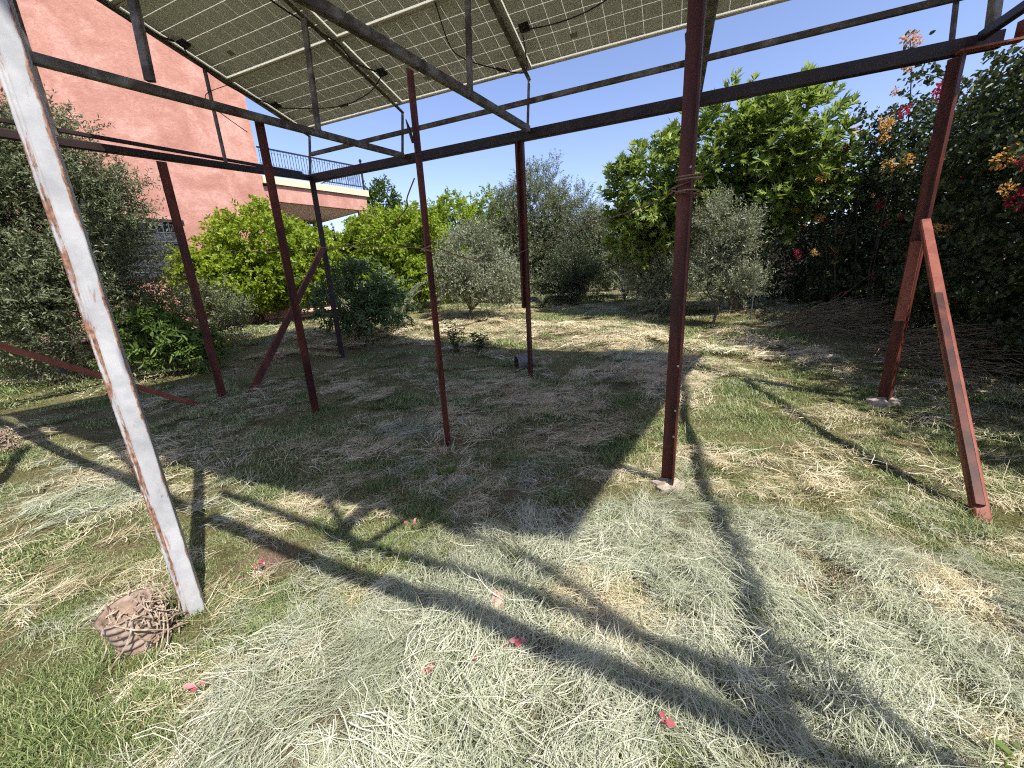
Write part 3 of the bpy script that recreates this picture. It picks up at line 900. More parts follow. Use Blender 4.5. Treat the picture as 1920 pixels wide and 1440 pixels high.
def tree(name, label, cat, base, blobs, leaf, seed, r0=.08, nl=8, bark='bark', stems=1, group=None, fork=.3, twigs=2000, k=14, tl=.3, ll=.06, lw=.014, parts=True, **kw):
    base = np.array([base[0], base[1], tz(base[0], base[1])])
    t = empty(name, tuple(base), label, cat, group)
    rr = random.Random(seed)
    mb = MB()
    for s in range(stems):
        off = np.array([rr.uniform(-.1, .1), rr.uniform(-.1, .1), 0]) * (0 if stems == 1 else 1.6)
        limbs(mb, base + off, blobs[s % len(blobs):] + blobs[:s % len(blobs)], r0 / math.sqrt(stems), max(3, nl // stems), seed + s, fork)
    mb.build('trunk', MAT[bark], t, True)
    V, F, Q = foliage(blobs, twigs, k, tl, ll, lw, seed, **kw)
    me = np_mesh('crown', V, F, Q)
    link('crown', me, MAT[leaf], t)
    return t


OL = dict(ll=.066, lw=.0175, up=.55, out=.75, jit=.5, spread=.75, tl=.32, k=16)
# big olive at the left, close to the house
tree('olive_tree', 'large dense olive tree at the left in front of the pink house wall', 'tree', (-7.3, 6.3),
     [(-7.0, 6.2, 2.3, 1.5, 1.5, 1.7), (-6.55, 6.35, 3.3, .75, .75, 1.1), (-6.75, 6.1, 1.5, .95, .95, .9), (-8.2, 6.4, 2.6, 1.4, 1.4, 1.8), (-6.25, 6.55, 2.95, .5, .5, .5), (-6.9, 5.7, 3.3, .9, .9, 1.0), (-6.7, 6.2, 2.3, .9, .9, 1.2)],
     'olive', 21, .14, 12, twigs=9500, lo=.35, clump=-.8, **OL)
# citrus
LE = dict(ll=.10, lw=.052, up=.25, out=.8, jit=.6, spread=.9, tl=.26, k=11, six=True, droop=.15, fold=.18)
tree('citrus_bush', 'broad yellow-green citrus bush in front of the house window wall', 'bush', (-6.8, 10.9),
     [(-6.5, 10.9, 2.65, 1.15, 1.1, 1.05), (-7.45, 10.2, 2.0, .75, .75, .65), (-5.6, 11.4, 2.35, .95, .9, .95), (-6.9, 10.6, 1.9, 1.2, 1.0, .7), (-6.2, 11.1, 1.8, 1.2, .9, .6)],
     'lemon', 31, .07, 10, 'darkbark', 3, 'citrus trees by the house', twigs=3900, lo=.5, clump=-.4, **LE)
tree('citrus_tree', 'yellow-green citrus tree between the porch column and the thin post', 'bush', (-3.4, 12.8),
     [(-3.7, 12.5, 2.8, 1.1, 1.0, 1.0), (-2.7, 12.7, 2.6, 1.0, 1.0, 1.15), (-4.6, 12.3, 2.2, .9, .9, .9), (-3.2, 12.4, 1.75, 1.2, .9, .7), (-4.0, 12.1, 1.5, .9, .8, .6)],
     'lemon', 32, .08, 10, 'darkbark', 2, 'citrus trees by the house', twigs=3900, lo=.45, clump=-.35, **LE)
tree('citrus_tree', 'darker citrus tree behind the small olive with tall shoots', 'bush', (-1.5, 15.2),
     [(-1.7, 15.2, 3.2, 1.3, 1.1, 1.35), (-.5, 15.6, 3.2, 1.2, 1.1, 1.3), (-2.9, 15.4, 2.9, 1.1, 1.0, 1.3), (-1.6, 15, 1.8, 1.6, 1.0, .9)],
     'lemon', 33, .09, 10, 'darkbark', 1, 'citrus trees by the house', twigs=3300, lo=.45, clump=-.3, **LE)
tree('orange_tree', 'small upright dark green tree rising beyond the porch corner', 'tree', (-5.5, 19.2),
     [(-5.5, 19.2, 4.9, .75, .75, 1.15), (-5.5, 19.2, 3.6, 1.0, 1.0, 1.0), (-5.9, 19.2, 2.6, .9, .9, .9)], 'lemondark', 34, .1, 8, 'darkbark', twigs=1500, ll=.12, lw=.06, six=True, tl=.3, k=11, clump=-.3)
tree('orange_tree', 'dark leafy tree in the shade behind the porch', 'tree', (-8.6, 17.6),
     [(-8.6, 17.6, 2.9, 1.6, 1.4, 1.3), (-7.4, 18.2, 2.6, 1.3, 1.2, 1.3), (-6.4, 18.0, 2.2, 1.2, 1.2, 1.2)], 'lemondark', 35, .1, 8, 'darkbark', twigs=2200, ll=.12, lw=.06, six=True, tl=.3, k=11, clump=-.4)
# olives in the middle
tree('olive_tree', 'small round olive tree with two thin trunks standing in dry straw', 'tree', (-1.0, 10.6),
     [(-.85, 10.55, 2.15, .72, .7, .75), (-1.15, 10.5, 1.55, .6, .6, .5), (-.3, 10.6, 1.55, .75, .6, .55), (-1.45, 10.6, 1.75, .45, .5, .45), (.1, 10.7, 1.35, .5, .5, .4)],
     'oliveyoung', 41, .055, 10, 'bark', 2, twigs=3000, lo=.3, clump=-.45, ground=.25, **OL)
tree('olive_tree', 'tallest silvery olive tree behind the double post', 'tree', (1.3, 14.4),
     [(1.2, 14.4, 3.6, 1.15, 1.1, 1.6), (.3, 14.3, 3.0, .95, 1.0, 1.5), (2.3, 14.3, 3.0, 1.1, 1.0, 1.35), (1.2, 14.2, 1.9, 1.5, 1.1, 1.0), (3.1, 14.2, 2.5, .8, .9, 1.1), (.1, 14.2, 1.6, .8, .8, .7)],
     'olive', 42, .12, 12, twigs=8600, lo=.35, clump=-.9, **dict(OL, ll=.078, lw=.021))
tree('olive_tree', 'low olive bush between the tall olive and the fig tree', 'tree', (2.4, 12.9),
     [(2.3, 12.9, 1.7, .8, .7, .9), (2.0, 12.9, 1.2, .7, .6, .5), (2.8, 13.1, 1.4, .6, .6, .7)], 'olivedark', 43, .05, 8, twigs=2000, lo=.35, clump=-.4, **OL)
tree('olive_tree', 'pale olive tree in the gap left of the near red post', 'tree', (4.5, 13.6),
     [(4.4, 13.6, 2.4, .9, .9, 1.0), (5.2, 13.2, 2.0, .9, .8, 1.0), (3.6, 13.9, 2.4, .9, .8, 1.15)], 'oliveyoung', 44, .06, 8, twigs=3000, lo=.35, clump=-.7, **dict(OL, ll=.078, lw=.02))
tree('olive_tree', 'grey olive bush low beside the near red post in fig shade', 'tree', (3.7, 10.2),
     [(3.7, 10.2, 1.3, .6, .6, .6), (4.0, 10.0, 1.0, .5, .5, .4), (3.5, 10.4, 1.8, .4, .4, .6)], 'oliveyoung', 45, .04, 6, twigs=1100, lo=.3, clump=-.3, **OL)
tree('olive_tree', 'feathery olive sapling on a bare stem in front of the dark hedge', 'tree', (4.42, 8.36),
     [(4.32, 8.35, 1.75, .40, .4, .5), (4.38, 8.3, 2.35, .40, .38, .55), (4.25, 8.4, 1.22, .36, .35, .28), (4.75, 8.1, 1.2, .38, .32, .28), (4.65, 8.2, 2.2, .32, .32, .42)],
     'oliveyoung', 46, .03, 12, twigs=2100, ll=.066, lw=.015, up=.8, out=.55, jit=.45, spread=.65, tl=.34, k=15, lo=.1, clump=-.35, ground=.25, fork=.35)
# far trees closing the garden
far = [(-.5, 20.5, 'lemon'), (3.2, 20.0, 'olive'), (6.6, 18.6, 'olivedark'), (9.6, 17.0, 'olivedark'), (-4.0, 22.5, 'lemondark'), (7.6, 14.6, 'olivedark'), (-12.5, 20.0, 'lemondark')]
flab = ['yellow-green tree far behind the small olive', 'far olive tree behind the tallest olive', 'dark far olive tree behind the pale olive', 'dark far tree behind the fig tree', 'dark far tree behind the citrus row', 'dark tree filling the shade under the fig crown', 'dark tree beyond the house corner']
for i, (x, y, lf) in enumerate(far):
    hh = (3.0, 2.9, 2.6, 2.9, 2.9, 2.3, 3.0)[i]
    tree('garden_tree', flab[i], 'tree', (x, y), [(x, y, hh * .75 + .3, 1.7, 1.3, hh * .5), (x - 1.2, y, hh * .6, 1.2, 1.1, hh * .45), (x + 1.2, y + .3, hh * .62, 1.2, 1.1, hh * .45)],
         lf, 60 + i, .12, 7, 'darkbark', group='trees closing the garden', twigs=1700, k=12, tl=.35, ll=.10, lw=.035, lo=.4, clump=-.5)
# dark glossy shrub by the corner post
tree('shrub', 'dark green leafy shrub on thin stems by the corner post', 'bush', (-3.25, 8.3),
     [(-3.05, 8.45, 1.6, .55, .5, .5), (-3.5, 8.2, 1.3, .45, .5, .45), (-2.55, 8.6, 1.25, .45, .45, .4), (-3.05, 8.3, 1.05, .5, .5, .3)],
     'loquat', 51, .04, 14, 'darkbark', 5, twigs=520, k=11, tl=.26, ll=.11, lw=.034, six=True, droop=.35, lo=.35, clump=-.3, up=.3, ground=.2, fork=.25)
tree('peach_sapling', 'bright green peach sapling with drooping leaves left of the red posts', 'bush', (-5.7, 6.4),
     [(-5.65, 6.4, 1.0, .38, .36, .5), (-5.4, 6.55, .75, .38, .36, .32), (-5.95, 6.25, .95, .3, .3, .4)],
     'peach', 52, .022, 9, 'darkbark', 3, twigs=300, k=12, tl=.25, ll=.13, lw=.032, six=True, droop=.55, lo=.2, clump=-.5, up=.6, ground=.12, fork=.3)
tree('bush', 'grey-green small bush behind the peach sapling', 'bush', (-6.4, 8.2),
     [(-6.4, 8.2, 1.2, .5, .5, .5), (-6.0, 8.4, 1.3, .4, .4, .45)], 'olive', 53, .03, 6, 'darkbark', 2, twigs=500, k=13, tl=.28, ll=.07, lw=.02, lo=.2, clump=-.3)


# bare-stemmed weeds in the shade edge
def weed(x, y, h, n, seed, label):
    b = np.array([x, y, tz(x, y)]); t = empty('weed_plant', tuple(b), label, 'plant', 'weeds at the shade edge')
    r = np.random.default_rng(seed); mb = MB(); P = []; D = []
    for i in range(n):
        a = r.uniform(0, 6.28); hh = h * r.uniform(.6, 1); e = b + np.array([math.cos(a) * .16, math.sin(a) * .16, hh])
        m = b + (e - b) * .5 + np.array([math.cos(a) * .05, math.sin(a) * .05, 0])
        mb.tube([b, m, e], [.008, .006, .003], 5)
        for k in range(16):
            tt = r.uniform(.25, 1); q = b + (e - b) * tt; aa = r.uniform(0, 6.28)
            P.append(q); D.append((math.cos(aa), math.sin(aa), r.uniform(-.1, .5)))
    P = np.array(P); D = unit(np.array(D)); N = unit(np.array([0, 0, 1.0]) - D * D[:, 2:3])
    V, F, Q = leaf_geo(P, D, N, r.uniform(.07, .12, len(P)), r.uniform(.03, .045, len(P)), r.random(len(P)) * .6, True, .2)
    mb.build('stem', MAT['darkbark'], t); link('leaves', np_mesh('leaves', V, F, Q), MAT['loquat'], t)


weed(-1.05, 7.7, .62, 8, 1, 'taller leafy weed with drooping leaves right of the thin post')
weed(-.62, 7.72, .52, 7, 2, 'shorter leafy weed next to the taller weed')


# young palms and an oleander-like tuft
def palm(x, y, h, n, seed, label, name='young_palm', ll=.22, mat='palm', rise=1.0):
    b = np.array([x, y, tz(x, y)]); t = empty(name, tuple(b), label, 'palm')
    r = np.random.default_rng(seed)
    for i in range(n):
        a = 2.4 * i + r.uniform(-.2, .2); e = h * r.uniform(.75, 1.05); sp = r.uniform(.25, .75) * h
        d = np.array([math.cos(a), math.sin(a), 0]); mb = MB(); pts = []
        for tt in np.linspace(0, 1, 9): pts.append(b + d * sp * tt ** 1.3 + np.array([0, 0, rise * e * (tt - .28 * tt * tt * tt)]))
        P = []; D = []
        for k in range(22):
            u = .2 + .8 * k / 21; f = u * 8; i0 = min(7, int(f)); q = pts[i0] + (pts[i0 + 1] - pts[i0]) * (f - i0); tg = unit(pts[i0 + 1] - pts[i0]); sd = unit(np.cross(tg, np.array([0, 0, 1.0])))
            for s in (-1, 1): P.append(q); D.append(unit(tg * .8 + sd * s * .75 + np.array([0, 0, .25])))
        P = np.array(P); D = np.array(D); N = unit(np.array([0, 0, 1.0]) - D * D[:, 2:3])
        V, F, Q = leaf_geo(P, D, N, np.full(len(P), ll) * r.uniform(.7, 1, len(P)), np.full(len(P), .02), r.random(len(P)))
        fr = link('frond', np_mesh('frond', V, F, Q), MAT[mat], t)
        MB().tube(pts, list(np.linspace(.012, .003, 9)), 5).build('midrib', MAT[mat], fr)


palm(-3.6, 9.4, 1.75, 14, 5, 'young grey-green palm behind the dark shrub')
palm(-2.7, 9.6, 1.5, 12, 6, 'second young palm nearer the thin post')
palm(1.1, 12.2, .55, 12, 7, 'low pale tuft plant in the straw behind the double post', 'tuft_plant', .14)
palm(3.75, 12.6, 1.5, 12, 8, 'slender young palm in the gap before the pale olive', rise=.9)


# ------------------------------------------------------------------ fig tree
def fig_leaf_mesh():
    ang = [(-2.6, .30), (-2.1, .52), (-1.75, .30), (-1.35, .80), (-1.0, .36), (-.62, .92), (-.33, .42), (0, 1.05), (.33, .42), (.62, .92), (1.0, .36), (1.35, .80), (1.75, .30), (2.1, .52), (2.6, .30)]
    V = [(0, 0, 0)] + [(math.cos(a) * r * .55 + .42, math.sin(a) * r * .5, .10 * abs(math.sin(a)) * r - .07 * r * r) for a, r in ang]
    F = [(0, i, i + 1) for i in range(1, len(ang))]
    return np.array(V), np.array(F)


def make_fig():
    base = np.array([5.6, 9.5, tz(5.6, 9.5)])
    t = empty('fig_tree', tuple(base), 'spreading fig tree with broad lobed leaves above the olive sapling', 'tree')
    blobs = [(4.99, 9.49, 3.72, 1.35, 1.1, 1.15), (3.69, 9.98, 3.39, 1.05, 1.0, 0.95), (5.86, 8.9, 3.82, 1.05, 1.0, 0.95), (6.2, 8.7, 3.3, .68, .7, .72), (4.56, 9.77, 2.79, 1.4, 0.9, 0.7), (3.36, 10.09, 2.58, 0.7, 0.7, 0.5), (5.64, 9.01, 2.9, 1.0, 0.7, 0.55)]
    mb = MB(); limbs(mb, base, blobs, .13, 16, 71, .35)
    mb.build('trunk', MAT['bark'], t, True)
    p, o, r = crown_points(blobs, 1700, .6, -.95, 71)
    m = len(p); k = 8
    d = unit(o * .8 + np.array([0, 0, .45]) + r.normal(size=(m, 3)) * .4)
    P = []; X = []; N = []; Sz = []
    for i in range(m):
        L = r.uniform(.22, .4)
        for j in range(k):
            q = p[i] + d[i] * L * (.2 + .8 * j / (k - 1))
            a = r.normal(size=3); pr = a - d[i] * np.dot(a, d[i]); pr /= np.linalg.norm(pr)
            x = d[i] * (.3 + .5 * j / k) + pr * .75 + np.array([0, 0, .1]); x /= np.linalg.norm(x)
            nn = np.array([0, 0, .9]) + o[i] * .55 + r.normal(size=3) * .35 + np.array([S[0], S[1], S[2]]) * .3
            nn = nn - x * np.dot(nn, x); nn /= np.linalg.norm(nn)
            P.append(q); X.append(x); N.append(nn); Sz.append(r.uniform(.14, .27))
    P = np.array(P); X = np.array(X); N = np.array(N); Sz = np.array(Sz)
    LV, LF = fig_leaf_mesh()
    # 300 leaves nearest the viewer's side as parts, the rest as one part
    score = np.linalg.norm(P - np.array([0, 0, 1.6]), axis=1) - Sz * 4
    order = np.argsort(score); near, rest = order[:300], order[300:]
    vm = []
    for tone in (.2, .45, .65, .9):
        me = np_mesh('leaf', LV, LF, np.full(len(LV), tone)); me.materials.append(MAT['fig']); vm.append(me)
    for i in near:
        y = np.cross(N[i], X[i])
        basis_obj('leaf', vm[int(r.integers(4))], t, P[i] - base, X[i] * Sz[i], y * Sz[i], N[i] * Sz[i])
    Y = np.cross(N[rest], X[rest])
    V = P[rest][:, None] + (X[rest][:, None] * LV[None, :, 0:1] + Y[:, None] * LV[None, :, 1:2] + N[rest][:, None] * LV[None, :, 2:3]) * Sz[rest][:, None, None]
    n = len(LV); F = (LF[None] + np.arange(len(rest))[:, None, None] * n).reshape(-1, 3)
    o2 = link('leaves', np_mesh('leaves', V.reshape(-1, 3), F, np.repeat(r.random(len(rest)), n)), MAT['fig'], t)
    o2['kind'] = 'stuff'


make_fig()


# ------------------------------------------------------------------ bougainvillea hedge
def bract_mesh(mat, seed, n=52, R=.13):
    r = np.random.default_rng(seed)
    P = r.normal(size=(n, 3)) * R * .5; P *= np.minimum(1, R * .85 / np.linalg.norm(P, axis=1))[:, None]; D = unit(P + r.normal(size=(n, 3)) * .05 + np.array([0, 0, .03])); N = r.normal(size=(n, 3)); N = unit(N - D * np.sum(N * D, 1)[:, None])
    V, F, Q = leaf_geo(P, D, N, r.uniform(.04, .065, n), r.uniform(.035, .05, n), r.random(n), True, .3)
    me = np_mesh('flower_cluster', V, F, Q); me.materials.append(MAT[mat]); return me


def make_hedge():
    base = (7.4, 5.9, tz(7.4, 5.9))
    t = empty('bougainvillea_hedge', base, 'tall dark bougainvillea hedge with magenta and orange flowers along the right side', 'hedge')
    blobs = [(6.9, 9.6, 1.6, 1.3, 1.2, 1.5), (7.1, 8.3, 1.9, 1.1, 1.1, 1.5), (7.2, 7.3, 2.1, 1.1, 1.0, 1.6), (7.1, 6.3, 2.1, 1.15, 1.0, 1.7), (6.7, 5.3, 2.0, 1.1, 1.0, 1.7), (6.0, 4.3, 1.9, 1.05, 1.0, 1.7), (5.7, 3.3, 1.8, 1.1, 1.0, 1.7), (5.6, 2.2, 1.7, 1.2, 1.1, 1.7), (5.4, 1.0, 1.7, 1.2, 1.1, 1.7), (4.3, -.4, 1.3, .9, .9, 1.3), (3.3, -.5, 1.1, .8, .7, 1.2),
             (6.8, 6.8, 3.2, .7, .6, .6), (6.0, 5.0, 3.0, .65, .6, .55), (5.5, 4.2, 2.95, .6, .6, .55), (6.9, 7.7, 3.1, .6, .6, .5), (6.25, 6.7, 3.4, .35, .35, .4), (6.6, 7.4, 1.0, .7, .7, .8), (6.0, 5.4, .9, .6, .7, .8), (5.5, 3.9, .9, .5, .7, .8)]
    K = 1.14
    far_out = lambda x, y, z: (x * K, y * K, 1.6 + (z - 1.6) * K)
    blobs = [(*far_out(*q[:3]), q[3] * K, q[4] * K, q[5] * K) if q[1] > .5 else q for q in blobs]
    V, F, Q = foliage(blobs, 13000, 10, .30, .072, .046, 81, lo=.4, clump=-.7, up=.2, out=.9, jit=.6, spread=.9, six=True, droop=.25, ground=.02)
    lv = link('leaves', np_mesh('leaves', V, F, Q), MAT['boug'], t); lv['kind'] = 'stuff'
    r = np.random.default_rng(82)
    mb = MB()
    for i in range(40):
        y = r.uniform(1, 9.5); x = 7.7 - .16 * max(0, 6 - y) - r.uniform(.2, .9); z = tz(x, y)
        mb.tube([(x, y, z - .05), (x + r.uniform(-.2, .2), y + r.uniform(-.2, .2), z + .9), (x + r.uniform(-.5, .3), y + r.uniform(-.5, .5), z + r.uniform(1.8, 2.8))], [.02, .014, .006], 5)
    mb.build('stems', MAT['darkbark'], t)['kind'] = 'stuff'
    # arching sprays above the top
    sp = [((6.4, 6.8, 3.5), (6.15, 6.6, 4.15), (5.72, 6.3, 4.5)), ((6.2, 7.0, 3.5), (5.85, 6.7, 3.7), (5.4, 6.6, 3.75)), ((5.6, 5.2, 3.3), (5.4, 5.3, 3.65), (5.05, 5.35, 3.7)), ((5.4, 4.4, 3.2), (5.2, 4.5, 3.5), (4.9, 4.5, 3.5)),
          ((5.6, 5.4, 2.7), (5.0, 5.2, 2.75), (4.7, 5.2, 2.65)), ((5.9, 7.2, 2.6), (5.4, 7.0, 2.6), (5.1, 7.0, 2.5)), ((5.3, 3.9, 2.4), (4.9, 3.9, 2.5), (4.6, 3.8, 2.4))]
    P = []; D = []; st = MB(); tips = []
    for a, b, c in sp:
        a, b, c = (np.array(far_out(*q)) for q in (a, b, c)); pts = [(1 - u) ** 2 * a + 2 * u * (1 - u) * b + u * u * c for u in np.linspace(0, 1, 8)]
        st.tube(pts, list(np.linspace(.012, .004, 8)), 5)
        for k in range(110):
            u = r.uniform(.0, 1); q = (1 - u) ** 2 * a + 2 * u * (1 - u) * b + u * u * c + r.normal(size=3) * (.05 + .07 * (1 - u)); P.append(q); D.append(r.normal(size=3) + np.array([0, 0, .2]))
        tips.append(c)
    P = np.array(P); D = unit(np.array(D)); N = r.normal(size=P.shape); N = unit(N - D * np.sum(N * D, 1)[:, None])
    V, F, Q = leaf_geo(P, D, N, r.uniform(.06, .09, len(P)), r.uniform(.04, .055, len(P)), r.random(len(P)), True, .2)
    so = st.build('spray_stems', MAT['darkbark'], t); link('spray_leaves', np_mesh('spray_leaves', V, F, Q), MAT['boug'], t)
    meshes = {m: [bract_mesh(m, s) for s in (1, 2, 3)] for m in ('magenta', 'orange', 'peachb')}
    cl = [  # colour, x, y, z, size
        ('peachb', 5.42, 5.98, 4.36, 1.5), ('peachb', 5.55, 6.02, 4.32, 1.2), ('peachb', 5.36, 5.85, 3.98, 1.0), ('peachb', 5.45, 6.1, 3.8, .9), ('magenta', 5.5, 6.7, 3.5, 1.3), ('magenta', 5.6, 6.85, 3.35, 1.1), ('magenta', 5.4, 6.7, 3.3, 1.2), ('orange', 5.5, 6.2, 3.45, 1.6), ('orange', 5.6, 6.3, 3.3, 1.5), ('orange', 5.4, 6.05, 3.4, 1.3),
        ('magenta', 5.0, 5.0, 3.42, 1.2), ('magenta', 5.1, 5.1, 3.40, 1.2), ('magenta', 4.9, 5.3, 3.3, 1.1), ('orange', 4.75, 5.2, 2.68, 1.4), ('orange', 4.95, 5.2, 2.74, 1.2), ('orange', 5.1, 7.0, 2.55, 1.2), ('orange', 5.25, 7.05, 2.6, 1.5), ('orange', 5.0, 6.6, 2.85, 1.3), ('magenta', 5.55, 7.1, 2.8, 1.3), ('magenta', 5.6, 7.2, 2.6, 1.1), ('magenta', 5.75, 7.2, 3.1, 1.0),
        ('orange', 5.3, 6.9, 2.3, 1.3), ('orange', 4.95, 7.0, 2.45, .9), ('magenta', 5.35, 7.3, 2.2, 1.1), ('magenta', 5.0, 6.9, 1.75, 1.2), ('orange', 5.05, 6.6, 1.75, 1.0), ('orange', 4.6, 3.9, 2.4, 1.2), ('orange', 4.75, 3.95, 2.5, 1.1), ('magenta', 4.5, 3.6, 2.35, 1.3), ('magenta', 4.62, 3.7, 2.05, 1.4), ('orange', 4.55, 3.75, 2.15, 1.1), ('orange', 4.9, 4.6, 1.9, 1.0)]
    for i in range(42):
        y = r.uniform(2.8, 7.6); x = 6.05 - .24 * max(0, 6.5 - y) + r.uniform(-.15, .15) + (.0 if y < 7 else .1 * (y - 7)); z = r.uniform(.7, 2.9)
        cl.append((('magenta', 'orange', 'magenta', 'orange', 'peachb')[i % 5], x, y, z, r.uniform(.45, .95)))
    for i, (m, x, y, z, s) in enumerate(cl):
        if i < 32 and y > 5.9: x, y, z = x * 1.05, y * 1.05, 1.6 + (z - 1.6) * 1.05
        x, y, z = far_out(x, y, z)
        o = bpy.data.objects.new('flower_cluster', meshes[m][i % 3]); COL.objects.link(o); o.parent = t
        o.location = Vector((x, y, z)) - t.location; s *= .8 if i < 32 else .9
        o.scale = (s * .70, s * .70, s * .55); o.rotation_euler = (i * 1.3, i * .7, i * 2.1)
    # unseen wall added behind the hedge to block light and keep it dark
    w = MB()
    wp = [(9.6, 14.5), (9.2, 10.5), (8.8, 6.8), (8.0, 3.4), (7.5, -1.0)]
    for (x0, y0), (x1, y1) in zip(wp, wp[1:]): w.bar((x0, y0, 1.2), (x1, y1, 1.2), .2, 3.0)
    tag(w.build('light_blocking_wall', MAT['terrace']), 'added unseen wall blocking light behind the flowering hedge', 'wall')


make_hedge()
# thin stake in the hedge shade
tag(MB().tube([(5.35, 8.55, .3), (5.34, 8.54, 1.5), (5.32, 8.52, 2.6)], .012, 6).build('stake', MAT['grille']), 'thin grey metal stake beside the feathery olive sapling', 'stake')


# ------------------------------------------------------------------ grass and hay
def strand_geo(P, D, N, L, w, bend, side, seg, rn, kink=None):
    """ribbons: P base, D direction, N up; bends along N and sideways"""
    n = len(P); X = unit(np.cross(D, N)); rows = []
    for i in range(seg + 1):
        t = i / seg
        c = P + D * (L * t)[:, None] + N * (bend * L * t * t)[:, None] + X * (side * L * t * t)[:, None]
        if kink is not None: c = c + X * (kink * L * math.sin(6.0 * t + .4))[:, None]
        ww = (w * (1 - .75 * t ** 2))[:, None] * .5
        rows.append(np.stack([c - X * ww, c + X * ww], 1))
    V = np.stack(rows, 1).reshape(n, -1, 3); b = np.arange(n)[:, None, None] * (2 * seg + 2)
    q = np.array([[2 * i, 2 * i + 1, 2 * i + 3, 2 * i + 2] for i in range(seg)])[None]
    return V.reshape(-1, 3), (b + q).reshape(-1, 4), np.repeat(rn, 2 * seg + 2)


def blade_mat(name, stops, trans=.3, rough=.55):
    m, n, l, b = mat_new(name)
    at = n.new('ShaderNodeAttribute'); at.attribute_name = 'rnd'
    oi = n.new('ShaderNodeObjectInfo')
    s = n.new('ShaderNodeMath'); s.operation = 'MULTIPLY_ADD'; l.new(oi.outputs['Random'], s.inputs[0]); s.inputs[1].default_value = .22
    k = n.new('ShaderNodeMath'); k.operation = 'MULTIPLY'; l.new(at.outputs['Fac'], k.inputs[0]); k.inputs[1].default_value = .80
    l.new(k.outputs[0], s.inputs[2])
    r = ramp(n, stops); l.new(s.outputs[0], r.inputs[0]); l.new(r.outputs[0], b.inputs['Base Color'])
    b.inputs['Roughness'].default_value = rough; b.inputs['Specular IOR Level'].default_value = .3
    t = n.new('ShaderNodeBsdfTranslucent'); l.new(r.outputs[0], t.inputs['Color'])
    mx = n.new('ShaderNodeMixShader'); mx.inputs[0].default_value = trans
    l.new(b.outputs[0], mx.inputs[1]); l.new(t.outputs[0], mx.inputs[2]); l.new(mx.outputs[0], n['Material Output'].inputs['Surface'])
    return m


M_GRASS = blade_mat('green_grass', [(0, (.05, .095, .02)), (.35, (.17, .235, .07)), (.7, (.38, .42, .19)), (1, (.60, .58, .36))])
M_DRYG = blade_mat('yellowing_grass', [(0, (.13, .16, .05)), (.35, (.36, .36, .16)), (.75, (.60, .55, .33)), (1, (.72, .66, .46))])
M_HAY = blade_mat('silvery_cut_hay', [(0, (.12, .15, .06)), (.25, (.29, .32, .19)), (.6, (.52, .54, .40)), (.85, (.70, .70, .55)), (1, (.78, .73, .56))], .22)
M_STRAW = blade_mat('dry_straw', [(0, (.18, .13, .06)), (.3, (.55, .46, .26)), (.7, (.80, .72, .50)), (1, (.87, .82, .66))], .2)


def grass_tile(seed, mat, size, n, h, wd, clumps=9, lean=1.0):
    """a square of turf: blades gathered in loose clumps"""
    r = np.random.default_rng(seed)
    c = r.uniform(-size / 2, size / 2, (clumps, 2)); k = r.integers(0, clumps, n)
    p = np.where(r.random((n, 1)) < .45, c[k] + r.normal(0, size * .09, (n, 2)), r.uniform(-size / 2, size / 2, (n, 2)))
    P = np.concatenate([p, np.full((n, 1), -.012)], 1)
    b = r.uniform(0, 6.28, n); le = r.uniform(.1, 1.2, n) * lean
    D = unit(np.stack([np.cos(b) * le, np.sin(b) * le, np.ones(n)], 1)); N = unit(np.stack([np.cos(b), np.sin(b), np.zeros(n)], 1)); N = unit(N - D * np.sum(N * D, 1)[:, None])
    ch = r.uniform(.6, 1.25, clumps)[k]; ct = r.uniform(-.2, .2, clumps)[k]
    V, F, Q = strand_geo(P, D, N, h * ch * r.uniform(.4, 1.15, n), wd * r.uniform(.6, 1.15, n), r.uniform(.1, .8, n), r.uniform(-.2, .2, n), 3, np.clip(r.random(n) + ct, 0, 1))
    me = np_mesh('grass_tile', V, F, Q); me.materials.append(mat); return bpy.data.objects.new('grass_tile', me)


def hay_tile(seed, mat, size, bundles, per, ln, wd, fan=.5, hgt=.06):
    """a square of cut hay: bundles of strands that share a direction and a curl"""
    r = np.random.default_rng(seed); n = bundles * per; k = np.repeat(np.arange(bundles), per)
    c = np.concatenate([r.uniform(-size / 2, size / 2, (bundles, 2)), r.uniform(0, hgt, (bundles, 1)) * r.random((bundles, 1))], 1)
    loose = r.random(n) < .38
    b = r.normal(0, fan, bundles)[k] + r.normal(0, .30, n); b = np.where(loose, r.uniform(0, 6.28, n), b)
    L = ln * r.uniform(.55, 1.2, bundles)[k] * r.uniform(.45, 1.15, n)
    dirx = np.stack([np.cos(b), np.sin(b)], 1)
    P = c[k] + np.concatenate([r.normal(0, size * .06, (n, 2)), r.uniform(-.006, .012, (n, 1))], 1); P[:, :2] -= dirx * L[:, None] * .5
    e = r.uniform(.0, .30, bundles)[k] + r.normal(0, .08, n)
    D = unit(np.concatenate([dirx, e[:, None]], 1)); N = np.tile(np.array([[0, 0, 1.0]]), (n, 1)); N = unit(N - D * np.sum(N * D, 1)[:, None] + r.normal(size=(n, 3)) * .22)
    bend = -(np.maximum(e, 0) * 1.1) + r.normal(0, .05, n); side = r.normal(0, .4, bundles)[k] + r.normal(0, .3, n)
    V, F, Q = strand_geo(P, D, N, L, wd * np.clip(r.lognormal(-.15, .4, n), .4, 1.8), bend, side, 5, np.clip(r.random(n) * .8 + r.uniform(-.1, .35, bundles)[k], 0, 1), r.normal(0, .05, n))
    V[:, 2] = np.maximum(V[:, 2], -.012)
    me = np_mesh('hay_tile', V, F, Q); me.materials.append(mat); return bpy.data.objects.new('hay_tile', me)


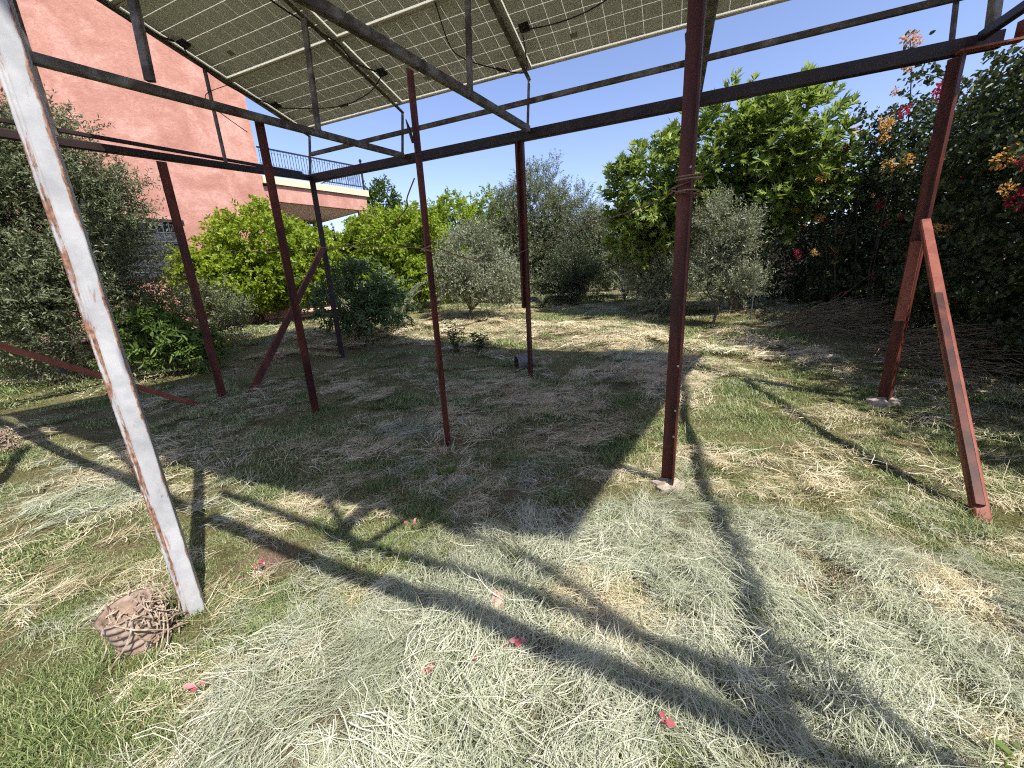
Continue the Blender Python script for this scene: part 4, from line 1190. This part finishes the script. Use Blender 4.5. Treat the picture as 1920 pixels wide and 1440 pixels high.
def scatter_obj(name, protos, P, rot, scl, idx, label, cat):
    c = bpy.data.collections.new(name + '_tufts')
    for i, o in enumerate(protos):
        o.name = 'tuft_%03d' % i; c.objects.link(o)
    me = bpy.data.meshes.new(name); me.vertices.add(len(P)); me.vertices.foreach_set('co', P.astype(np.float32).ravel())
    for nm, ty, key, arr in (('rot', 'FLOAT_VECTOR', 'vector', rot), ('scl', 'FLOAT', 'value', scl), ('idx', 'INT', 'value', idx)):
        at = me.attributes.new(nm, ty, 'POINT'); at.data.foreach_set(key, np.ascontiguousarray(arr, np.int32 if ty == 'INT' else np.float32).ravel())
    ob = bpy.data.objects.new(name, me); COL.objects.link(ob)
    ng = bpy.data.node_groups.new(name, 'GeometryNodeTree')
    ng.interface.new_socket('Geometry', in_out='INPUT', socket_type='NodeSocketGeometry'); ng.interface.new_socket('Geometry', in_out='OUTPUT', socket_type='NodeSocketGeometry')
    nd, l = ng.nodes, ng.links
    gi, go = nd.new('NodeGroupInput'), nd.new('NodeGroupOutput')
    ci = nd.new('GeometryNodeCollectionInfo'); ci.inputs['Collection'].default_value = c; ci.inputs['Separate Children'].default_value = True; ci.inputs['Reset Children'].default_value = True
    ip = nd.new('GeometryNodeInstanceOnPoints'); ip.inputs['Pick Instance'].default_value = True
    def na(n, ty):
        x = nd.new('GeometryNodeInputNamedAttribute'); x.data_type = ty; x.inputs['Name'].default_value = n; return x.outputs['Attribute']
    er = nd.new('FunctionNodeEulerToRotation'); l.new(na('rot', 'FLOAT_VECTOR'), er.inputs[0])
    l.new(gi.outputs[0], ip.inputs['Points']); l.new(ci.outputs[0], ip.inputs['Instance']); l.new(na('idx', 'INT'), ip.inputs['Instance Index'])
    l.new(er.outputs[0], ip.inputs['Rotation']); l.new(na('scl', 'FLOAT'), ip.inputs['Scale']); l.new(ip.outputs[0], go.inputs[0])
    md = ob.modifiers.new('tufts', 'NODES'); md.node_group = ng
    tag(ob, label, cat, kind='stuff')
    return ob


BANDS = ((.45, 3.6, .30), (3.6, 7.5, .50), (7.5, 17.5, .90))


def cells(band, seed, amax=66, step=1.0):
    """a jittered grid over one ring of the garden in front of the viewer"""
    r0, r1, d = band; d = d * step
    a = np.arange(-r1, r1, d); X, Y = np.meshgrid(a, a); r = np.random.default_rng(seed)
    x = X.ravel() + r.uniform(-.3, .3, X.size) * d; y = Y.ravel() + r.uniform(-.3, .3, X.size) * d
    R = np.hypot(x, y); az = np.degrees(np.arctan2(x, y)); ok = (R > r0) & (R <= r1) & (np.abs(az) < amax)
    return x[ok], y[ok], R[ok], r


def slopes(x, y, e=.12):
    return np.arctan((terr(x, y + e) - terr(x, y - e)) / (2 * e)), -np.arctan((terr(x + e, y) - terr(x - e, y)) / (2 * e))


def make_grass():
    P = []; R_ = []; S_ = []; I = []; pr = []
    spec = ((900, .058, .0036), (950, .068, .0066), (1000, .078, .0125))
    for bi, band in enumerate(BANDS):
        n, h, wd = spec[bi]; base = len(pr); d = band[2] * 1.25
        for i in range(4): pr.append(grass_tile(200 + 20 * bi + i, M_GRASS, d, int(n * 2.0), h * (.8, 1.0, 1.25, .7)[i], wd))
        for i in range(3): pr.append(grass_tile(210 + 20 * bi + i, M_DRYG, d, int(n * 1.8), h * (.6, .8, .95)[i], wd))
        for i in range(2): pr.append(grass_tile(216 + 20 * bi + i, M_GRASS, d, int(n * .6), h * (.9, .7)[i], wd))
        x, y, rad, r = cells(band, 90 + bi)
        hm = hay_mask(x, y); dry = np.clip(.38 + .55 * wob(x, y, 1.1, 3.0) + .3 * ss((rad - 7) / 4) - .38 * (x < -.5), 0, 1)
        dens = np.clip(1.15 + .25 * wob(x, y, 2.6, 7.0), .92, 1) * (1 - .85 * soil_mask(x, y))
        k = r.random(len(x)) < dens; x, y, hm, dry = x[k], y[k], hm[k], dry[k]; m = len(x)
        u = r.random(m); idx = np.where(r.random(m) < dry * .8, 4 + r.integers(0, 3, m), r.integers(0, 4, m)); idx = np.where(u < hm * .55, 7 + r.integers(0, 2, m), idx) + base
        sx, sy = slopes(x, y)
        P.append(np.stack([x, y, terr(x, y)], 1)); R_.append(np.stack([sx, sy, r.uniform(0, 6.28, m)], 1)); S_.append(r.uniform(.85, 1.2, m) * (.9 + .3 * np.clip(wob(x, y, 1.7, 9.0), -.6, 1))); I.append(idx)
    scatter_obj('lawn_grass', pr, np.concatenate(P), np.concatenate(R_), np.concatenate(S_), np.concatenate(I), 'short green and yellowing grass across the garden', 'grass')


def make_hay():
    P = []; R_ = []; S_ = []; I = []; pr = []
    spec = ((46, 13, .21, .0023), (44, 15, .23, .0040), (50, 18, .27, .0095))
    for bi, band in enumerate(BANDS):
        nb, per, ln, wd = spec[bi]; base = len(pr); d = band[2] * 1.2
        for i in range(5): pr.append(hay_tile(300 + 20 * bi + i, M_HAY, d, nb, per, ln * (1, 1.3, .8, 1.2, .9)[i], wd, (.30, .4, .7, .35, 1.2)[i], (.08, .12, .05, .14, .07)[i]))
        for i in range(4): pr.append(hay_tile(310 + 20 * bi + i, M_STRAW, d, nb, per, ln * (1, .8, .7, 1.1)[i], wd, (.5, .8, 1.4, .6)[i], (.06, .05, .06, .09)[i]))
        for i in range(2): pr.append(hay_tile(316 + 20 * bi + i, (M_HAY, M_STRAW)[i], d, nb // 3, per, ln, wd, .9, .06))
        x, y, rad, r = cells(band, 190 + bi, step=.86)
        hm = hay_mask(x, y); st = straw_mask(x, y)
        k = r.random(len(x)) < np.clip(hm * 1.25, .42, 1) * (1 - .8 * soil_mask(x, y)); x, y, hm, st, rad = x[k], y[k], hm[k], st[k], rad[k]; m = len(x)
        iss = r.random(m) < np.clip(st * .95 + .10, 0, 1); idx = np.where(iss, 5 + r.integers(0, 4, m), r.integers(0, 5, m))
        idx = np.where(hm < r.uniform(.15, .95, m), 9 + (iss | (r.random(m) < .4)), idx) + base
        flow = 1.6 * wob(x, y, 1.25, 4.0) + 1.0 * wob(x, y, 2.8, 6.0) + .4
        sx, sy = slopes(x, y)
        P.append(np.stack([x, y, terr(x, y) + r.uniform(0, .03, m) * hm], 1)); R_.append(np.stack([sx + r.normal(0, .05, m), sy + r.normal(0, .05, m), flow + r.normal(0, .45, m)], 1)); S_.append(r.uniform(.85, 1.2, m)); I.append(idx)
    scatter_obj('cut_hay', pr, np.concatenate(P), np.concatenate(R_), np.concatenate(S_), np.concatenate(I), 'pale cut hay and straw lying in swaths on the lawn', 'hay')


make_grass()
make_hay()


# ------------------------------------------------------------------ small things on the ground
def stone(x, y, d, seed, label):
    r = np.random.default_rng(seed); nu, nv = 10, 7; V = []; F = []
    for j in range(nv):
        ph = math.pi * j / (nv - 1)
        for i in range(nu):
            a = 2 * math.pi * i / nu; k = 1 + r.uniform(-.14, .14)
            V.append((x + math.cos(a) * math.sin(ph) * d[0] * k, y + math.sin(a) * math.sin(ph) * d[1] * k, tz(x, y) + d[2] * .75 + math.cos(ph) * d[2] * k))
    for j in range(nv - 1):
        for i in range(nu): F.append((j * nu + i, j * nu + (i + 1) % nu, (j + 1) * nu + (i + 1) % nu, (j + 1) * nu + i))
    tag(MB().add(V, F).build('stone', MAT['stone'], None, False), label, 'stone')


stone(-.125, 1.53, (.04, .062, .045), 3, 'small pinkish stone lying in the hay by the beam shadow')


def petals(x, y, n, seed, label, s=.03):
    r = np.random.default_rng(seed)
    P = np.stack([x + r.normal(0, s, n), y + r.normal(0, s, n), np.full(n, tz(x, y) + .075) + r.uniform(0, .02, n)], 1)
    D = unit(np.stack([r.normal(size=n), r.normal(size=n), r.uniform(-.1, .5, n)], 1)); N = unit(np.array([0, 0, 1.0]) - D * D[:, 2:3] + r.normal(size=(n, 3)) * .4); N = unit(N - D * np.sum(N * D, 1)[:, None])
    V, F, Q = leaf_geo(P, D, N, r.uniform(.022, .034, n), r.uniform(.02, .028, n), r.random(n), True, .3)
    tag(link('fallen_flower', np_mesh('fallen_flower', V, F, Q), MAT['petal']), label, 'flower', 'fallen pink flowers on the hay')


petals(-.04, 1.285, 7, 1, 'largest fallen pink flower, lying below the stone', .022)
petals(-.39, 1.19, 4, 2, 'fallen pink flower left of the largest one', .012)
petals(-1.35, 1.22, 4, 3, 'fallen pink flower nearest the bottom left corner', .012)
petals(-1.55, 1.95, 4, 4, 'fallen pink flower right of the white post', .014)
petals(.47, .95, 3, 5, 'fallen pink flower at the bottom edge right of centre', .012)
petals(-.72, 2.25, 3, 6, 'fallen pink flower at the lower tip of the panel shade', .012)
petals(-.22, 1.24, 3, 7, 'faded pink petals between the two central fallen flowers', .02)


def root_pot(x, y, label, seed, s=1.0, tilt=.25, name='ribbed_pot', crust=True):
    """ribbed brown pot overgrown with a crust of dried roots"""
    z = tz(x, y); t = empty(name, (x, y, z), label, 'pot')
    r = np.random.default_rng(seed)
    ax = np.array([math.sin(tilt) * -.4, math.sin(tilt) * -.5, math.cos(tilt)]); ax /= np.linalg.norm(ax)
    u = unit(np.cross(ax, np.array([1.0, 0, 0]))); v = np.cross(ax, u); b = np.array([x, y, z - .03])
    V = []; F = []; n = 20; prof = []
    for i in range(26):
        hh = .22 * i / 25; rad = .075 + .007 * math.sin(i * 1.55) + .012 * (i / 25); prof.append((hh, rad))
    prof += [(.221, .078), (.20, .074), (.15, .07)]
    for hh, rad in prof:
        for k in range(n):
            a = 2 * math.pi * k / n; V.append(b + (ax * hh + (u * math.cos(a) + v * math.sin(a)) * rad) * s)
    for i in range(len(prof) - 1):
        for k in range(n): F.append((i * n + k, i * n + (k + 1) % n, (i + 1) * n + (k + 1) % n, (i + 1) * n + k))
    F.append(tuple((len(prof) - 1) * n + k for k in range(n)))
    MB().add(V, F).build('pot_wall', MAT['potclay'], t, True)
    if not crust: return
    mb = MB()
    th0 = math.atan2(np.dot(v, [.95, .25, 0]), np.dot(u, [.95, .25, 0]))      # the overgrown flank
    for i in range(150):      # dried roots matted over the rim and one flank
        a = th0 + r.normal(0, .6); hh = r.uniform(.0, .235); q = b + (ax * hh + (u * math.cos(a) + v * math.sin(a)) * (.085 + abs(r.normal(0, .028)))) * s
        if i % 6 == 0: q = b + (ax * (.225 + r.uniform(-.015, .025)) + r.normal(0, .05) * u + r.normal(0, .05) * v) * s
        d = r.normal(size=3); d /= np.linalg.norm(d); L = r.uniform(.012, .035) * s
        mb.tube([q - d * L, q + r.normal(size=3) * .008, q + d * L], [.002 * s, .0036 * s, .0015 * s], 4)
    for i in range(5):
        a0 = th0 + r.uniform(-1.6, .8); sg = r.choice([-1, 1]); pts = [b + (ax * (.23 - .03 * k + r.uniform(-.01, .01)) + (u * math.cos(a0 + .22 * k * sg) + v * math.sin(a0 + .22 * k * sg)) * (.086 + .009 * k)) * s for k in range(8)]
        mb.tube(pts, [.0042 * s] * 4 + [.003 * s] * 4, 5)
    mb.build('root_crust', MAT['root'], t)


MAT['potclay'] = steel('brown_ribbed_pot', [(.3, (.17, .11, .075)), (.55, (.30, .22, .165)), (.8, (.40, .34, .29))], .7, 14, (1, 1, 1))
MAT['root'] = steel('dried_roots', [(.25, (.15, .10, .065)), (.5, (.34, .26, .19)), (.75, (.56, .48, .38))], .9, 30, (1, 1, 1))
MAT['tin'] = steel('dull_tin', [(.3, (.10, .10, .095)), (.7, (.22, .22, .2))], .5, 12, (1, 1, 1))
root_pot(-1.87, 1.545, 'ribbed brown pot crusted with dried roots at the foot of the white post', 4, 1.15)
root_pot(-5.3, 3.75, 'dark clump of dried roots in a pot at the left picture edge', 5, 1.1)


def can(x, y):
    z = tz(x, y); t = empty('ribbed_can', (x, y, z), 'grey ribbed can half hidden behind the double post', 'can')
    d = np.array([.95, .3, .05]); d /= np.linalg.norm(d); u = np.cross(d, [0, 0, 1.0]); u /= np.linalg.norm(u); v = np.cross(u, d); V = []; F = []; n = 18
    rows = [(0, .11), (.004, .135)] + [(.01 + .28 * i / 20, .135 + .006 * math.sin(i * 1.6)) for i in range(21)] + [(.295, .13), (.297, .0)]
    b = np.array([x - .15, y - .04, z + .12])
    for h, r in rows:
        for k in range(n): a = 2 * math.pi * k / n; V.append(b + d * h + (u * math.cos(a) + v * math.sin(a)) * r)
    for i in range(len(rows) - 1):
        for k in range(n): F.append((i * n + k, i * n + (k + 1) % n, (i + 1) * n + (k + 1) % n, (i + 1) * n + k))
    MB().add(V, F).build('can_wall', MAT['tin'], t, True)
    MB().tube([b - d * .003, b + d * .004], .105, 16).build('can_lid', MAT['dark'], t)


can(.25, 6.6)


# cut branches heaped under the hedge
def brush(x, y, n, seed, label, R=.7, H=.35):
    z = tz(x, y); t = empty('brush_pile', (x, y, z), label, 'brush pile', 'cut branches heaped under the hedge'); r = np.random.default_rng(seed); mb = MB()
    for i in range(n):
        a = r.uniform(0, 6.28); q = R * math.sqrt(r.random()); p = np.array([x + math.cos(a) * q, y + math.sin(a) * q, 0]); p[2] = tz(p[0], p[1]) + r.uniform(.0, H) * (1 - q / R * .7)
        b = r.normal(-.9, .8); L = r.uniform(.25, .75); d = np.array([math.cos(b), math.sin(b), r.normal(0, .22)]) * L; m = p + d * .5 + np.array([0, 0, r.uniform(0, .08)])
        e = p + d; e[2] = max(e[2], tz(e[0], e[1]) + .01)
        mb.tube([p, m, e], [.005, .004, .002], 4)
    o = mb.build('branches', MAT['rootdry'], t); o['kind'] = 'stuff'


MAT['rootdry'] = steel('dry_twigs', [(.25, (.09, .07, .04)), (.55, (.22, .18, .11)), (.8, (.36, .3, .2))], .9, 20, (1, 1, 1))
brush(6.2, 7.3, 800, 1, 'larger heap of cut branches at the foot of the hedge', .95, .45)
brush(5.7, 5.0, 650, 2, 'heap of cut branches behind the bright red brace', .75, .5)


# small broadleaf weeds in the grass
def rosette(x, y, seed, label, n=9, ll=.06):
    b = np.array([x, y, tz(x, y) + .01]); t = empty('broadleaf_weed', tuple(b), label, 'weed', 'broadleaf weeds in the lawn'); r = np.random.default_rng(seed)
    a = r.uniform(0, 6.28, n); D = unit(np.stack([np.cos(a), np.sin(a), r.uniform(.3, .9, n)], 1)); P = b + D * .03; N = unit(np.array([0, 0, 1.0]) - D * D[:, 2:3])
    V, F, Q = leaf_geo(P, D, N, ll * r.uniform(.7, 1.2, n), ll * .6 * r.uniform(.7, 1.1, n), r.random(n), True, .15)
    link('leaves', np_mesh('leaves', V, F, Q), MAT['peach'], t)
    MB().tube([b - np.array([0, 0, .03]), b + np.array([0, 0, .03])], .004, 5).build('stem', MAT['darkbark'], t)


rosette(-.86, 2.06, 1, 'small broadleaf weed where the beam shadow meets the strut shadows')
rosette(.62, 2.33, 2, 'small broadleaf weed in the hay left of the near red post foot')
rosette(-.6, 3.0, 3, 'broadleaf weed in the shade before the thin post', 12, .08)
rosette(1.55, .82, 4, 'broadleaf weed in the hay at the lower right corner', 8, .07)
